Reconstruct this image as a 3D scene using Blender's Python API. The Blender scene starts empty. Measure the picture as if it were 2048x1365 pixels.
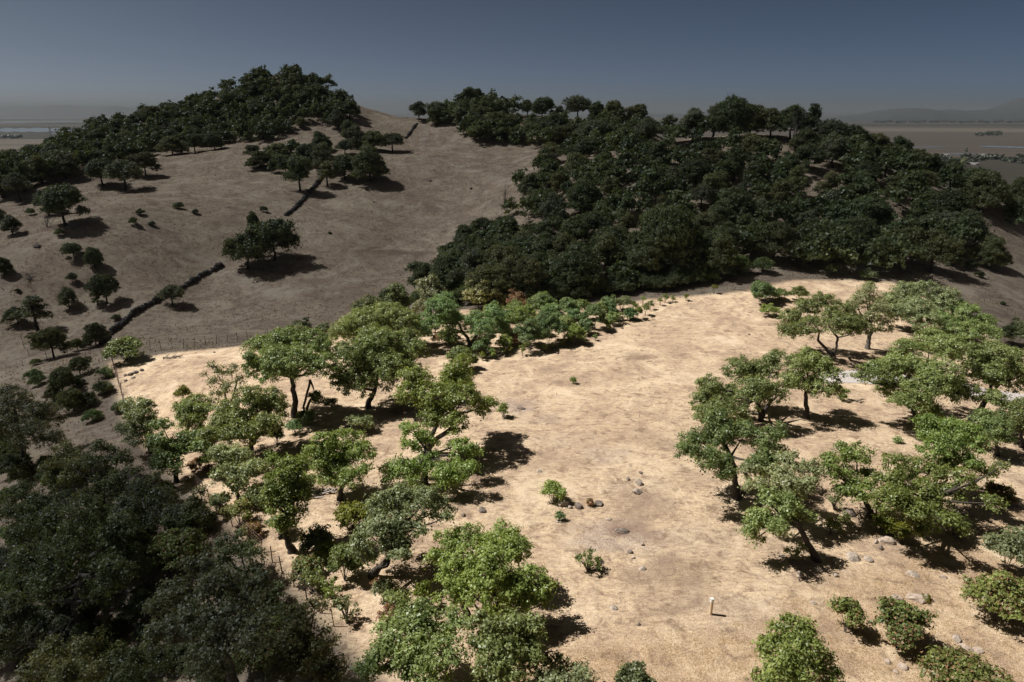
import bpy, math, random
import numpy as np

R = math.radians
scene = bpy.context.scene
COL = scene.collection

# ------------------------------------------------------------------ camera, sky, sun, exposure
CAM = np.array([0.0, 0.0, 30.0])
PITCH = R(18.4)
FPX = 1384.0
cam_d = bpy.data.cameras.new('camera')
cam_d.sensor_width = 36.0
cam_d.sensor_fit = 'HORIZONTAL'
cam_d.lens = FPX / 2048 * 36
cam_d.clip_start = 0.5
cam_d.clip_end = 80000
cam = bpy.data.objects.new('camera', cam_d)
cam.location = CAM
cam.rotation_euler = (math.pi / 2 - PITCH, 0, 0)
COL.objects.link(cam)
scene.camera = cam

SUN_EL = R(54)
SUN_AZ = R(-80)          # measured from +Y (view direction), negative = left
SUN_DIR = np.array([math.sin(SUN_AZ) * math.cos(SUN_EL), math.cos(SUN_AZ) * math.cos(SUN_EL), math.sin(SUN_EL)])

world = bpy.data.worlds.new('World')
scene.world = world
world.use_nodes = True
wn = world.node_tree
wn.nodes.clear()
w_out = wn.nodes.new('ShaderNodeOutputWorld')
w_bg = wn.nodes.new('ShaderNodeBackground')
w_sky = wn.nodes.new('ShaderNodeTexSky')
w_sky.sky_type = 'NISHITA'
w_sky.sun_disc = False
w_sky.sun_elevation = SUN_EL
w_sky.sun_rotation = SUN_AZ
w_sky.altitude = 200
w_sky.air_density = 0.11
w_sky.dust_density = 1.3
w_sky.ozone_density = 1.0
w_bg.inputs['Strength'].default_value = 0.05
w_tint = wn.nodes.new('ShaderNodeMix'); w_tint.data_type = 'RGBA'; w_tint.blend_type = 'MULTIPLY'    # the even grey-green cast of smoky air
w_tint.inputs[0].default_value = 1.0
w_tint.inputs[7].default_value = (0.98, 1.07, 0.98, 1)
wn.links.new(w_sky.outputs[0], w_tint.inputs[6])
wn.links.new(w_tint.outputs[2], w_bg.inputs[0])
wn.links.new(w_bg.outputs[0], w_out.inputs[0])

sun_d = bpy.data.lights.new('sun', 'SUN')
sun_d.energy = 5.0
sun_d.angle = R(0.5)
sun_d.color = (1.0, 0.95, 0.87)
sun = bpy.data.objects.new('sun', sun_d)
from mathutils import Vector
sun.rotation_euler = Vector(tuple(SUN_DIR)).to_track_quat('Z', 'Y').to_euler()
sun.location = tuple(SUN_DIR * 600)
COL.objects.link(sun)

scene.view_settings.view_transform = 'Standard'
scene.view_settings.look = 'None'
scene.view_settings.gamma = 1
scene.view_settings.use_curve_mapping = False
scene.view_settings.exposure = 0.7

# ------------------------------------------------------------------ helpers
def ray(u, v):
    xc = (u - 1024.0) / FPX
    yc = -(v - 682.5) / FPX
    c, s = math.cos(PITCH), math.sin(PITCH)
    return np.array([xc, c + yc * s, -s + yc * c])      # forward component = 1 along the lens axis

def point_y(u, v, Y):
    d = ray(u, v)
    return CAM + d * (Y / d[1])

def project(P):
    P = np.atleast_2d(P) - CAM
    c, s = math.cos(PITCH), math.sin(PITCH)
    depth = P[:, 1] * c - P[:, 2] * s
    up = P[:, 1] * s + P[:, 2] * c
    return 1024 + FPX * P[:, 0] / depth, 682.5 - FPX * up / depth, depth

def inside(poly, x, y):
    poly = np.asarray(poly, float)
    x = np.atleast_1d(x); y = np.atleast_1d(y)
    res = np.zeros(len(x), bool)
    j = len(poly) - 1
    for i in range(len(poly)):
        xi, yi = poly[i]; xj, yj = poly[j]
        cond = ((yi > y) != (yj > y)) & (x < (xj - xi) * (y - yi) / (yj - yi + 1e-12) + xi)
        res ^= cond
        j = i
    return res

def sstep(a, b, x):
    t = np.clip((x - a) / (b - a), 0, 1)
    return t * t * (3 - 2 * t)

def vnoise(x, y, seed=0):
    """smooth lattice noise in -1..1"""
    xi = np.floor(x).astype(np.int64); yi = np.floor(y).astype(np.int64)
    fx = x - xi; fy = y - yi
    fx = fx * fx * (3 - 2 * fx); fy = fy * fy * (3 - 2 * fy)
    def h(a, b):
        n = (a * 374761393 + b * 668265263 + seed * 974711) & 0xffffffff
        n = ((n ^ (n >> 13)) * 1274126177) & 0xffffffff
        return ((n ^ (n >> 16)) & 0xffff) / 32767.5 - 1
    return (h(xi, yi) * (1 - fx) + h(xi + 1, yi) * fx) * (1 - fy) + (h(xi, yi + 1) * (1 - fx) + h(xi + 1, yi + 1) * fx) * fy

def mesh_np(name, V, F, attrs=None, smooth=False):
    """V (n,3), F (m,k) same-sized faces -> mesh"""
    V = np.asarray(V, np.float32); F = np.asarray(F, np.int32)
    me = bpy.data.meshes.new(name)
    me.vertices.add(len(V)); me.vertices.foreach_set('co', V.ravel())
    k = F.shape[1]
    me.loops.add(F.size); me.loops.foreach_set('vertex_index', F.ravel())
    me.polygons.add(len(F))
    me.polygons.foreach_set('loop_start', np.arange(0, F.size, k, dtype=np.int32))
    me.polygons.foreach_set('loop_total', np.full(len(F), k, np.int32))
    if smooth:
        me.polygons.foreach_set('use_smooth', np.ones(len(F), bool))
    if attrs:
        for nm, (dom, arr) in attrs.items():
            a = me.attributes.new(nm, 'FLOAT', dom)
            a.data.foreach_set('value', np.asarray(arr, np.float32))
    me.update(calc_edges=True)
    return me

def link(name, me, mat=None, parent=None, loc=None, label=None, cat=None, group=None, kind=None):
    o = bpy.data.objects.new(name, me)
    COL.objects.link(o)
    if mat is not None and len(me.materials) == 0:
        me.materials.append(mat)
    if parent is not None: o.parent = parent
    if loc is not None: o.location = tuple(loc)
    tag(o, label, cat, group, kind)
    return o

def tag(o, label=None, cat=None, group=None, kind=None):
    if label: o['label'] = label
    if cat: o['category'] = cat
    if group: o['group'] = group
    if kind: o['kind'] = kind

def empty(name, loc, label=None, cat=None, group=None):
    o = bpy.data.objects.new(name, None)
    o.empty_display_size = 0.5
    o.location = tuple(loc)
    COL.objects.link(o)
    tag(o, label, cat, group)
    return o

def copy_tree(src, loc, rz, sc, label, group):
    r = src.copy(); COL.objects.link(r)
    r.location = tuple(loc); r.rotation_euler = (0, 0, rz); r.scale = sc
    tag(r, label, None, group)
    for ch in src.children:
        c = ch.copy(); COL.objects.link(c); c.parent = r
        for g in ch.children:
            d = g.copy(); COL.objects.link(d); d.parent = c
    return r

def tube(pts, rad, sides=6):
    """closed-ended tube along a polyline -> V, F(quads, with degenerate-free caps omitted)"""
    pts = np.asarray(pts, float); n = len(pts)
    rad = np.broadcast_to(np.asarray(rad, float), (n,))
    t = np.gradient(pts, axis=0); t /= np.linalg.norm(t, axis=1)[:, None] + 1e-9
    ref = np.where(np.abs(t[:, 2:3]) > 0.9, np.array([[1.0, 0, 0]]), np.array([[0, 0, 1.0]]))
    ref = np.broadcast_to(ref[0] if abs(t[0, 2]) > 0.7 else np.array([0.31, 0.2, 0.93]), t.shape)
    a = np.cross(t, ref); a /= np.linalg.norm(a, axis=1)[:, None] + 1e-9
    b = np.cross(t, a)
    th = np.linspace(0, 2 * math.pi, sides, endpoint=False)
    V = pts[:, None, :] + rad[:, None, None] * (np.cos(th)[None, :, None] * a[:, None, :] + np.sin(th)[None, :, None] * b[:, None, :])
    V = V.reshape(-1, 3)
    F = []
    for i in range(n - 1):
        for k in range(sides):
            k2 = (k + 1) % sides
            F.append((i * sides + k, i * sides + k2, (i + 1) * sides + k2, (i + 1) * sides + k))
    return V, np.array(F)

def merge(parts):
    Vs, Fs, o = [], [], 0
    for V, F in parts:
        Vs.append(V); Fs.append(np.asarray(F) + o); o += len(V)
    return np.vstack(Vs), np.vstack(Fs)

def bez(a, b, c, n=6):
    t = np.linspace(0, 1, n)[:, None]
    return (1 - t) ** 2 * np.asarray(a) + 2 * t * (1 - t) * np.asarray(b) + t ** 2 * np.asarray(c)

# ------------------------------------------------------------------ materials
def new_mat(name):
    m = bpy.data.materials.new(name); m.use_nodes = True
    nt = m.node_tree; nt.nodes.clear()
    out = nt.nodes.new('ShaderNodeOutputMaterial')
    return m, nt, out

def nd(nt, typ, **kw):
    n = nt.nodes.new(typ)
    for k, v in kw.items():
        if k in ('operation', 'blend_type', 'data_type', 'attribute_name', 'attribute_type', 'noise_dimensions', 'feature', 'distance', 'interpolation', 'clamp'):
            setattr(n, k, v)
        else:
            n.inputs[k].default_value = v
    return n

def noise(nt, vec, scale, detail=4, rough=0.55, dist=0.0):
    n = nd(nt, 'ShaderNodeTexNoise', Scale=scale, Detail=detail, Roughness=rough, Distortion=dist)
    nt.links.new(vec, n.inputs['Vector'])
    return n.outputs['Fac']

def ramp(nt, fac, stops):
    n = nt.nodes.new('ShaderNodeValToRGB')
    e = n.color_ramp.elements
    while len(e) < len(stops): e.new(0.5)
    for i, (p, c) in enumerate(stops):
        e[i].position = p
        e[i].color = (c, c, c, 1) if isinstance(c, (int, float)) else (*c, 1)
    nt.links.new(fac, n.inputs['Fac'])
    return n.outputs['Color']

def mixc(nt, fac, a, b, bt='MIX'):
    n = nt.nodes.new('ShaderNodeMix'); n.data_type = 'RGBA'; n.blend_type = bt
    for s, v in (('Factor', fac), ('A', a), ('B', b)):
        ins = [i for i in n.inputs if i.name == s and (i.type == 'VALUE' if s == 'Factor' else i.type == 'RGBA')][0]
        if isinstance(v, (int, float)): ins.default_value = v
        elif isinstance(v, tuple): ins.default_value = (*v, 1)
        else: nt.links.new(v, ins)
    return [o for o in n.outputs if o.type == 'RGBA'][0]

def mathn(nt, op, a, b=None, clamp=False):
    n = nt.nodes.new('ShaderNodeMath'); n.operation = op; n.use_clamp = clamp
    for i, v in enumerate((a, b)):
        if v is None: continue
        if isinstance(v, (int, float)): n.inputs[i].default_value = v
        else: nt.links.new(v, n.inputs[i])
    return n.outputs[0]

def attr(nt, name):
    n = nt.nodes.new('ShaderNodeAttribute'); n.attribute_name = name
    return n.outputs['Fac']

def leaf_mat(name, dark, light, accent=None, accent_amt=0.0, trans=0.3, rough=0.5):
    m, nt, out = new_mat(name)
    t = attr(nt, 'tint')
    oi = nt.nodes.new('ShaderNodeObjectInfo')
    c = mixc(nt, t, dark, light)
    hsv = nt.nodes.new('ShaderNodeHueSaturation')
    nt.links.new(c, hsv.inputs['Color'])
    hue = mathn(nt, 'ADD', mathn(nt, 'MULTIPLY', oi.outputs['Random'], 0.035), 0.4825)
    nt.links.new(hue, hsv.inputs['Hue'])
    val = mathn(nt, 'ADD', mathn(nt, 'MULTIPLY', mathn(nt, 'FRACT', mathn(nt, 'MULTIPLY', oi.outputs['Random'], 7.31)), 0.45), 0.78)
    nt.links.new(val, hsv.inputs['Value'])
    col = hsv.outputs['Color']
    if accent:
        f = mathn(nt, 'LESS_THAN', mathn(nt, 'FRACT', mathn(nt, 'MULTIPLY', t, 37.7)), accent_amt)
        col = mixc(nt, f, col, accent)
    p = nd(nt, 'ShaderNodeBsdfPrincipled', Roughness=rough)
    p.inputs['Specular IOR Level'].default_value = 0.4
    nt.links.new(col, p.inputs['Base Color'])
    tr = nt.nodes.new('ShaderNodeBsdfTranslucent')
    tc = mixc(nt, 1.0, col, (1.25, 1.15, 0.55), 'MULTIPLY')
    nt.links.new(tc, tr.inputs['Color'])
    mx = nt.nodes.new('ShaderNodeMixShader'); mx.inputs[0].default_value = trans
    nt.links.new(p.outputs[0], mx.inputs[1]); nt.links.new(tr.outputs[0], mx.inputs[2])
    nt.links.new(mx.outputs[0], out.inputs['Surface'])
    return m

def plain_mat(name, c1, c2, scale=4.0, rough=0.85, bump=0.3):
    m, nt, out = new_mat(name)
    tc = nt.nodes.new('ShaderNodeTexCoord')
    f = noise(nt, tc.outputs['Object'], scale, 6, 0.65)
    col = mixc(nt, ramp(nt, f, [(0.3, 0.0), (0.7, 1.0)]), c1, c2)
    p = nd(nt, 'ShaderNodeBsdfPrincipled', Roughness=rough)
    nt.links.new(col, p.inputs['Base Color'])
    b = nd(nt, 'ShaderNodeBump', Strength=bump, Distance=0.1)
    nt.links.new(noise(nt, tc.outputs['Object'], scale * 4, 4), b.inputs['Height'])
    nt.links.new(b.outputs[0], p.inputs['Normal'])
    nt.links.new(p.outputs[0], out.inputs['Surface'])
    return m

M = {}
M['leaf_bright'] = leaf_mat('bright green oak leaves', (0.1, 0.145, 0.034), (0.285, 0.35, 0.108), trans=0.42, rough=.42)
M['leaf_mid'] = leaf_mat('green oak leaves', (0.094, 0.133, 0.042), (0.275, 0.335, 0.135), trans=0.42, rough=.42)
M['leaf_grey'] = leaf_mat('grey green oak leaves', (0.12, 0.145, 0.068), (0.33, 0.365, 0.2), trans=0.4, rough=.42)
M['leaf_dark'] = leaf_mat('dark live oak leaves', (0.066, 0.088, 0.036), (0.215, 0.245, 0.112), trans=0.35, rough=.45)
M['leaf_olive'] = leaf_mat('dusty olive oak leaves', (0.098, 0.106, 0.042), (0.285, 0.29, 0.13), trans=0.35, rough=.45)
M['leaf_dusk'] = leaf_mat('grey live oak leaves', (0.095, 0.107, 0.06), (0.275, 0.29, 0.175), trans=0.35, rough=.45)
M['leaf_blue'] = leaf_mat('deep green shrub leaves', (0.075, 0.128, 0.05), (0.215, 0.31, 0.13), trans=0.4)
M['leaf_yellow'] = leaf_mat('yellow green shrub leaves', (0.09, 0.12, 0.012), (0.2, 0.22, 0.03))
M['leaf_toyon'] = leaf_mat('reddish green shrub leaves', (0.075, 0.105, 0.026), (0.22, 0.26, 0.075), (0.22, 0.13, 0.07), 0.16)
M['leaf_red'] = leaf_mat('red poison oak leaves', (0.16, 0.07, 0.045), (0.36, 0.17, 0.11), (0.16, 0.16, 0.05), 0.4)
M['leaf_rust'] = leaf_mat('rusty low shrub leaves', (0.1, 0.07, 0.01), (0.2, 0.13, 0.02), (0.1, 0.14, 0.02), 0.3)
M['leaf_far'] = leaf_mat('distant dark trees', (0.02, 0.028, 0.02), (0.04, 0.05, 0.03), trans=.1)
M['twig'] = plain_mat('grey dead twigs', (0.10, 0.085, 0.075), (0.26, 0.23, 0.20), 6)
M['bark'] = plain_mat('dark oak bark', (0.018, 0.014, 0.012), (0.07, 0.055, 0.045), 5, bump=0.6)
M['bark_grey'] = plain_mat('grey oak bark', (0.05, 0.042, 0.036), (0.15, 0.13, 0.11), 5, bump=0.6)
M['rock'] = plain_mat('weathered grey rock', (0.13, 0.105, 0.085), (0.46, 0.39, 0.33), 3.5, bump=0.7)
M['rock_dark'] = plain_mat('dark rock', (0.05, 0.04, 0.034), (0.25, 0.2, 0.17), 3.5, bump=0.7)
M['rock_pale'] = plain_mat('pale lichen rock', (0.2, 0.155, 0.12), (0.46, 0.375, 0.315), 3.0, bump=0.7)
M['stone'] = plain_mat('dark field stone', (0.03, 0.027, 0.025), (0.14, 0.12, 0.105), 2.0, bump=0.5)
M['rust'] = plain_mat('rusty steel', (0.09, 0.04, 0.028), (0.16, 0.08, 0.055), 8)
M['wire'] = plain_mat('weathered wire', (0.12, 0.09, 0.08), (0.2, 0.16, 0.14), 8)
M['wood'] = plain_mat('weathered wood', (0.1, 0.08, 0.06), (0.2, 0.16, 0.12), 8)
M['post'] = plain_mat('pale painted post', (0.5, 0.36, 0.22), (0.62, 0.5, 0.36), 6)
M['white'] = plain_mat('white cap', (0.6, 0.6, 0.58), (0.7, 0.7, 0.68), 6)
M['deadwood'] = plain_mat('bleached dead wood', (0.2, 0.17, 0.15), (0.5, 0.45, 0.42), 6)
# ------------------------------------------------------------------ terrain
PLAIN_Z = -65.0
CTRL = [  # pixel column, pixel row, distance
 # open lot on the knoll
 (1420,1230,35.7),(1000,1230,35.9),(1420,1365,30.0),(1900,1300,33.2),(1024,1365,30.3),(1024,1000,49.5),(1300,1000,49.2),(1600,1000,49.5),
 (1900,1000,50),(1024,850,64),(1300,800,70.5),(1600,800,71),(1900,850,65),(1100,700,89),(1400,700,88),(1660,712,87),(1850,700,91),
 (1250,620,108),(1580,590,113),(1780,570,122),(1450,610,110),(2048,900,60),(2048,1200,38),
 (850,800,71.5),(700,850,65),(700,1000,50),(590,835,68.5),(740,817,70),(850,910,58),(585,1102,43),(500,915,59),(480,995,51.5),(940,695,91),
 (222,715,99),(350,715,97),(500,690,103),(690,660,110),(300,850,72),(400,780,82),(850,640,105),
 # fence line and scrub slope at lower left
 (545,1120,42.3),(665,1240,36.3),(300,960,58),(150,900,68),(270,860,75),(150,1100,49),(350,1150,43.5),(0,1000,62),(0,1250,43),(250,1330,38),(500,1330,34.0),(0,820,86),
 # left meadow and its stone wall
 (215,690,116),(100,640,130),(0,650,126),(440,535,160),(330,600,138),(200,500,152),(0,520,146),(650,355,228),(570,430,190),(100,400,192),(300,330,236),(300,440,170),
 (400,600,142),(550,650,126),(650,600,145),(700,640,132),(500,540,158),(450,300,256),(420,380,206),(150,345,222),(0,385,204),(250,380,206),
 # valley meadow to the saddle
 (800,540,166),(900,440,202),(1000,330,243),(830,242,305),(810,280,282),(900,300,265),(760,330,238),(700,470,181),(880,270,285),(700,250,288),(620,250,285),
 # wooded summit
 (560,152,322),(480,175,318),(640,172,318),(420,205,312),(300,240,305),(200,268,296),(690,205,312),(100,300,284),(0,335,262),(430,265,286),(300,290,276),(560,230,292),(720,225,306),
 # second hill
 (960,212,312),(890,235,305),(1010,225,308),(1080,245,298),(1200,245,296),(1290,262,288),(1000,280,280),(1150,285,268),(1230,300,258),(1060,262,290),
 # wooded hill behind the lot
 (1330,288,220),(1450,276,212),(1530,272,208),(1600,282,204),(1700,306,198),(1800,336,190),(1900,376,182),(2048,430,172),(1450,430,158),(1700,430,155),(1200,420,170),(1100,360,205),(1080,450,168),
 (950,520,162),(870,560,155),(1000,560,138),(1250,540,133),(1500,530,130),(1750,520,134),(1900,500,142),(2048,520,142),(1950,570,124),(2048,620,112),(2048,680,98),(1930,690,93),(760,620,130),(1150,590,119),
]
def ctrl_points():
    P = [point_y(*c) for c in CTRL]
    for x, y, z in ((0,8,6),(-40,5,-8),(40,10,3),(-70,30,-14),(-110,60,-18),(-150,90,-16),(75,40,-4),(110,80,-14),(130,110,-20),(150,150,-22),(190,190,-25),
                    (-160,130,-14),(-190,170,-8),(-215,215,-2),(-250,260,-14),(-280,300,-25),(-100,345,30),(-120,400,0),(0,400,-5),(60,370,0),(100,330,-4),(140,260,-12),
                    (-200,380,-10),(0,480,-40),(150,400,-40),(-150,480,-45),(60,245,8),(110,235,2),(25,345,20),(-50,350,18),(-20,330,23)):
        P.append(np.array([x, y, z], float))
    return np.array(P)
CP = ctrl_points()
def rbf_fit(P, lam=0.6):
    n = len(P)
    S = P[:, :2] / 100.0
    d2 = ((S[:, None] - S[None]) ** 2).sum(-1)
    K = 0.5 * d2 * np.log(d2 + 1e-9) + lam * 0.001 * np.eye(n)
    A = np.zeros((n + 3, n + 3)); A[:n, :n] = K
    Q = np.hstack([np.ones((n, 1)), S]); A[:n, n:] = Q; A[n:, :n] = Q.T
    return S, np.linalg.solve(A, np.concatenate([P[:, 2], np.zeros(3)]))
RS, RW = rbf_fit(CP)
GX0, GY0, GS = -420.0, -70.0, 1.0
gx = np.arange(GX0, 421, GS); gy = np.arange(GY0, 720, GS)
XX, YY = np.meshgrid(gx, gy)
def rbf_eval(X, Y):
    X = X.ravel() / 100; Y = Y.ravel() / 100
    out = RW[len(RS)] + RW[len(RS) + 1] * X + RW[len(RS) + 2] * Y
    for (sx, sy), w in zip(RS, RW):
        d2 = (X - sx) ** 2 + (Y - sy) ** 2
        out += w * 0.5 * d2 * np.log(d2 + 1e-9)
    return out
# evaluate on a coarse grid, then refine bilinearly
cs = 4
cx = np.arange(GX0, 424, cs); cy = np.arange(GY0, 724, cs)
CXX, CYY = np.meshgrid(cx, cy)
CZ = rbf_eval(CXX, CYY).reshape(CXX.shape)
def bil(Z, x0, y0, s, X, Y):
    fx = np.clip((X - x0) / s, 0, Z.shape[1] - 1.001); fy = np.clip((Y - y0) / s, 0, Z.shape[0] - 1.001)
    i = fx.astype(int); j = fy.astype(int); fx = fx - i; fy = fy - j
    return (Z[j, i] * (1 - fx) + Z[j, i + 1] * fx) * (1 - fy) + (Z[j + 1, i] * (1 - fx) + Z[j + 1, i + 1] * fx) * fy
def cub(Z, x0, y0, s, X, Y):
    fx = np.clip((X - x0) / s, 1, Z.shape[1] - 2.001); fy = np.clip((Y - y0) / s, 1, Z.shape[0] - 2.001)
    i = fx.astype(int); j = fy.astype(int); fx = fx - i; fy = fy - j
    def w(t): return (-.5*t+t*t-.5*t**3, 1-2.5*t*t+1.5*t**3, .5*t+2*t*t-1.5*t**3, -.5*t*t+.5*t**3)
    wx, wy = w(fx), w(fy); o = 0
    for a in range(4):
        for b in range(4):
            o = o + wy[a] * wx[b] * Z[j + a - 1, i + b - 1]
    return o
Z = cub(CZ, GX0, GY0, cs, XX, YY)
Z = np.clip(Z, -58, 60)
far = np.maximum(sstep(340, 700, YY), np.maximum(sstep(250, 415, -XX), sstep(200, 415, XX)))
far = np.maximum(far, sstep(-20, -68, YY) * 0.3)
Z = Z * (1 - far) + PLAIN_Z * far
rgh = np.clip((YY - 60) / 120, 0.25, 1.0) * (1 - far)
Z += rgh * (0.6 * vnoise(XX / 14, YY / 14, 1) + 0.2 * vnoise(XX / 5, YY / 5, 2) + 0.10 * vnoise(XX / 2.2, YY / 2.2, 6)) + 0.05 * vnoise(XX / 1.7, YY / 1.7, 3)
Z[:] = Z
def H(x, y):
    x = np.asarray(x, float); y = np.asarray(y, float)
    z = bil(Z, GX0, GY0, GS, x, y)
    out = (x < GX0) | (x > 419) | (y > 718) | (y < GY0)
    return np.where(out, PLAIN_Z, z)

def ground(u, v, sink=0.0):
    """where the line of sight through a picture point meets the ground"""
    d = ray(u, v)
    Y = np.arange(14, 640, 0.35)
    P = CAM[None] + d[None] * (Y / d[1])[:, None]
    below = P[:, 2] < H(P[:, 0], P[:, 1])
    if not below.any():
        k = (PLAIN_Z - CAM[2]) / d[2]
        return CAM + d * k
    i = int(np.argmax(below)); a, b = Y[max(i - 1, 0)], Y[i]
    for _ in range(14):
        m = (a + b) / 2
        p = CAM + d * (m / d[1])
        if p[2] < H(p[0], p[1]): b = m
        else: a = m
    p = CAM + d * (b / d[1])
    p[2] = float(H(p[0], p[1])) - sink
    return p

def ppm(p):     # picture pixels (full-size photograph) per metre at a place
    return FPX / project(p)[2][0]

# terrain mesh: fine where the camera looks, coarse to the horizon
def axis(lo, hi, step, far_hi, far_lo, nf=34):
    core = np.arange(lo, hi + step, step)
    up = hi + np.geomspace(step * 2, far_hi - hi, nf)
    dn = lo - np.geomspace(step * 2, lo - far_lo, nf)[::-1]
    return np.concatenate([dn, core, up])
ax = axis(-262, 262, 1.2, 30000, -30000)
ay = np.concatenate([-np.geomspace(30, 3000, 8)[::-1] - 60, np.arange(-60, 14, 4), np.arange(14, 120, 0.8), np.arange(120, 360, 1.35), np.arange(360, 720, 9), 720 + np.geomspace(15, 34000, 36)])
AX, AY = np.meshgrid(ax, ay)
AZ = H(AX, AY)
nx, ny = len(ax), len(ay)
idx = np.arange(nx * ny).reshape(ny, nx)
F = np.stack([idx[:-1, :-1], idx[:-1, 1:], idx[1:, 1:], idx[1:, :-1]], -1).reshape(-1, 4)
V = np.stack([AX, AY, AZ], -1).reshape(-1, 3)

# lot outline on the ground, traced along its fences; run out rightward for the sun gap
LOT_PX = [(222,722),(250,829),(300,895),(395,985),(480,1060),(548,1130),(610,1190),(690,1275),(770,1365),(960,1600),(4200,1600),(4200,1250),(2600,830),(2048,705),(2002,690),(1925,632),(1890,598),(1790,566),(1700,560),(1580,562),(1500,582),(1290,600),(1130,622),(980,618),(880,624),(790,645),(690,664),(600,676),(500,690),(330,708),(300,714),(250,722)]
LOT = np.array([ground(u, v)[:2] if v < 1500 else point_y(u, v, 24)[:2] for u, v in LOT_PX])
plain_a = sstep(-36, -60, V[:, 2]) 
# ash and burn stains, pixel centre + radii in metres
ash = np.zeros(len(V)); burn = np.zeros(len(V))
for u, v, rx, ry, w, kind in ((1225,1072,3.6,1.6,1.0,0),(1215,910,2.2,1.3,.6,0),(1035,815,2.6,1.6,1.0,0),(1085,838,1.6,1.2,.5,0),(1245,1063,1.0,.5,1.0,1),(1275,715,2.0,.9,.8,1),(1280,975,3,1.4,.35,0),
                              (935,930,1.4,.9,.8,0),(1365,1145,2.5,1.2,.5,1),(800,822,1.6,1.2,.9,1),(800,508,7,2.2,.6,1),(1040,814,.6,.4,1,1),(1385,640,2.5,.8,.3,1),(700,590,8,5,.25,1),(1500,1230,4,1.5,.35,0),(1130,880,4,1.2,.3,0),(1330,880,5,1.2,.28,1),(1180,760,5,1.4,.25,1),(1400,1080,4,1.4,.3,0),(1010,1180,2.5,1,.35,1),(1560,650,4,1.4,.3,1),(360,760,3,1.2,.4,1)):
    g = ground(u, v)
    dx = (V[:, 0] - g[0]) / rx; dy = (V[:, 1] - g[1]) / (ry * 1.5)
    q = dx * dx + dy * dy + 0.6 * vnoise(V[:, 0] * 1.1, V[:, 1] * 1.1, 5)
    val = w * (1 - sstep(0.3, 1.3, q))
    if kind: burn = np.maximum(burn, val)
    else: ash = np.maximum(ash, val)
def seg_mask(pxs, width):
    pts = [ground(*q)[:2] for q in pxs]; best = np.full(len(V), 1e9)
    for a, b in zip(pts[:-1], pts[1:]):
        ab = b - a; t = np.clip(((V[:, :2] - a) @ ab) / (ab @ ab), 0, 1)
        best = np.minimum(best, np.linalg.norm(V[:, :2] - (a + t[:, None] * ab), axis=1))
    return 1 - sstep(width * .4, width, best + 0.35 * vnoise(V[:, 0] * .8, V[:, 1] * .8, 9))
trail = np.zeros(len(V))
for pxs, wd in (([(440,540),(480,555),(530,580),(560,588),(640,575),(720,560)],1.6),([(560,588),(500,620),(440,655)],1.4),([(848,250),(845,275),(842,300)],1.2),([(852,250),(852,290)],1.0),
               ([(800,310),(880,320),(960,345),(1040,360)],1.6),([(0,560),(20,600),(60,640)],.9),([(20,700),(50,740),(90,760)],.9),([(215,770),(230,800),(240,830),(255,850)],.7),([(120,860),(170,840),(230,870)],.8),([(320,480),(380,510),(440,530)],1.5)):
    trail = np.maximum(trail, seg_mask(pxs, wd))
tall = np.zeros(len(V))
gA = [ground(*q)[:2] for q in ((1020,1330),(1200,1290),(1440,1265),(1600,1185),(1800,1120),(1920,1050),(2048,1000))]
# taller unmown grass along the near right edge of the lot
yb = np.interp(V[:, 0], [g[0] for g in gA], [g[1] for g in gA])
tall = (1 - sstep(-0.8, 1.2, V[:, 1] - yb + 0.9 * vnoise(V[:, 0] * .5, V[:, 1] * .5, 12))) * (V[:, 0] > gA[0][0] - 3)
me = mesh_np('ground', V, F, {'plain': ('POINT', plain_a), 'ash': ('POINT', ash), 'burn': ('POINT', burn), 'trail': ('POINT', trail), 'tall': ('POINT', tall)}, smooth=True)

m, nt, out = new_mat('dry grass hillside and plain')
geo = nt.nodes.new('ShaderNodeNewGeometry'); pos = geo.outputs['Position']
f_big = noise(nt, pos, 0.045, 4, 0.6); f_mid = noise(nt, pos, 0.35, 6, 0.68, 0.4); f_fine = noise(nt, pos, 2.6, 6, 0.75, 0.6); f_tiny = noise(nt, pos, 11.0, 4, 0.8)
mp = nt.nodes.new('ShaderNodeMapping'); mp.inputs['Scale'].default_value = (0.9, 3.2, 1); mp.inputs['Rotation'].default_value = (0, 0, R(-25))
nt.links.new(pos, mp.inputs['Vector'])
f_str = noise(nt, mp.outputs[0], 1.5, 6, 0.72, 0.7)
c = mixc(nt, ramp(nt, f_fine, [(0.37, 0.0), (0.61, 1.0)]), (0.33, 0.238, 0.165), (0.60, 0.485, 0.355))
c = mixc(nt, ramp(nt, f_mid, [(0.4, 0.0), (0.68, 0.75)]), c, (0.30, 0.215, 0.155))
c = mixc(nt, ramp(nt, f_big, [(0.4, 0.0), (0.66, 0.65)]), c, (0.34, 0.24, 0.175))
c = mixc(nt, ramp(nt, f_str, [(0.46, 0.0), (0.62, 0.6)]), c, (0.57, 0.45, 0.29))
c = mixc(nt, ramp(nt, f_str, [(0.30, 0.75), (0.46, 0.0)]), c, (0.17, 0.11, 0.07))
c = mixc(nt, mathn(nt, 'MULTIPLY', attr(nt, 'tall'), ramp(nt, f_mid, [(0.3, 0.25), (0.6, 0.9)])), c, mixc(nt, ramp(nt, f_tiny, [(0.35, 0.0), (0.62, 1.0)]), (0.27, 0.18, 0.12), (0.5, 0.38, 0.26)))
c = mixc(nt, mathn(nt, 'MULTIPLY', attr(nt, 'trail'), 0.9), c, mixc(nt, f_fine, (0.36, 0.27, 0.2), (0.62, 0.52, 0.4)))
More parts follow.
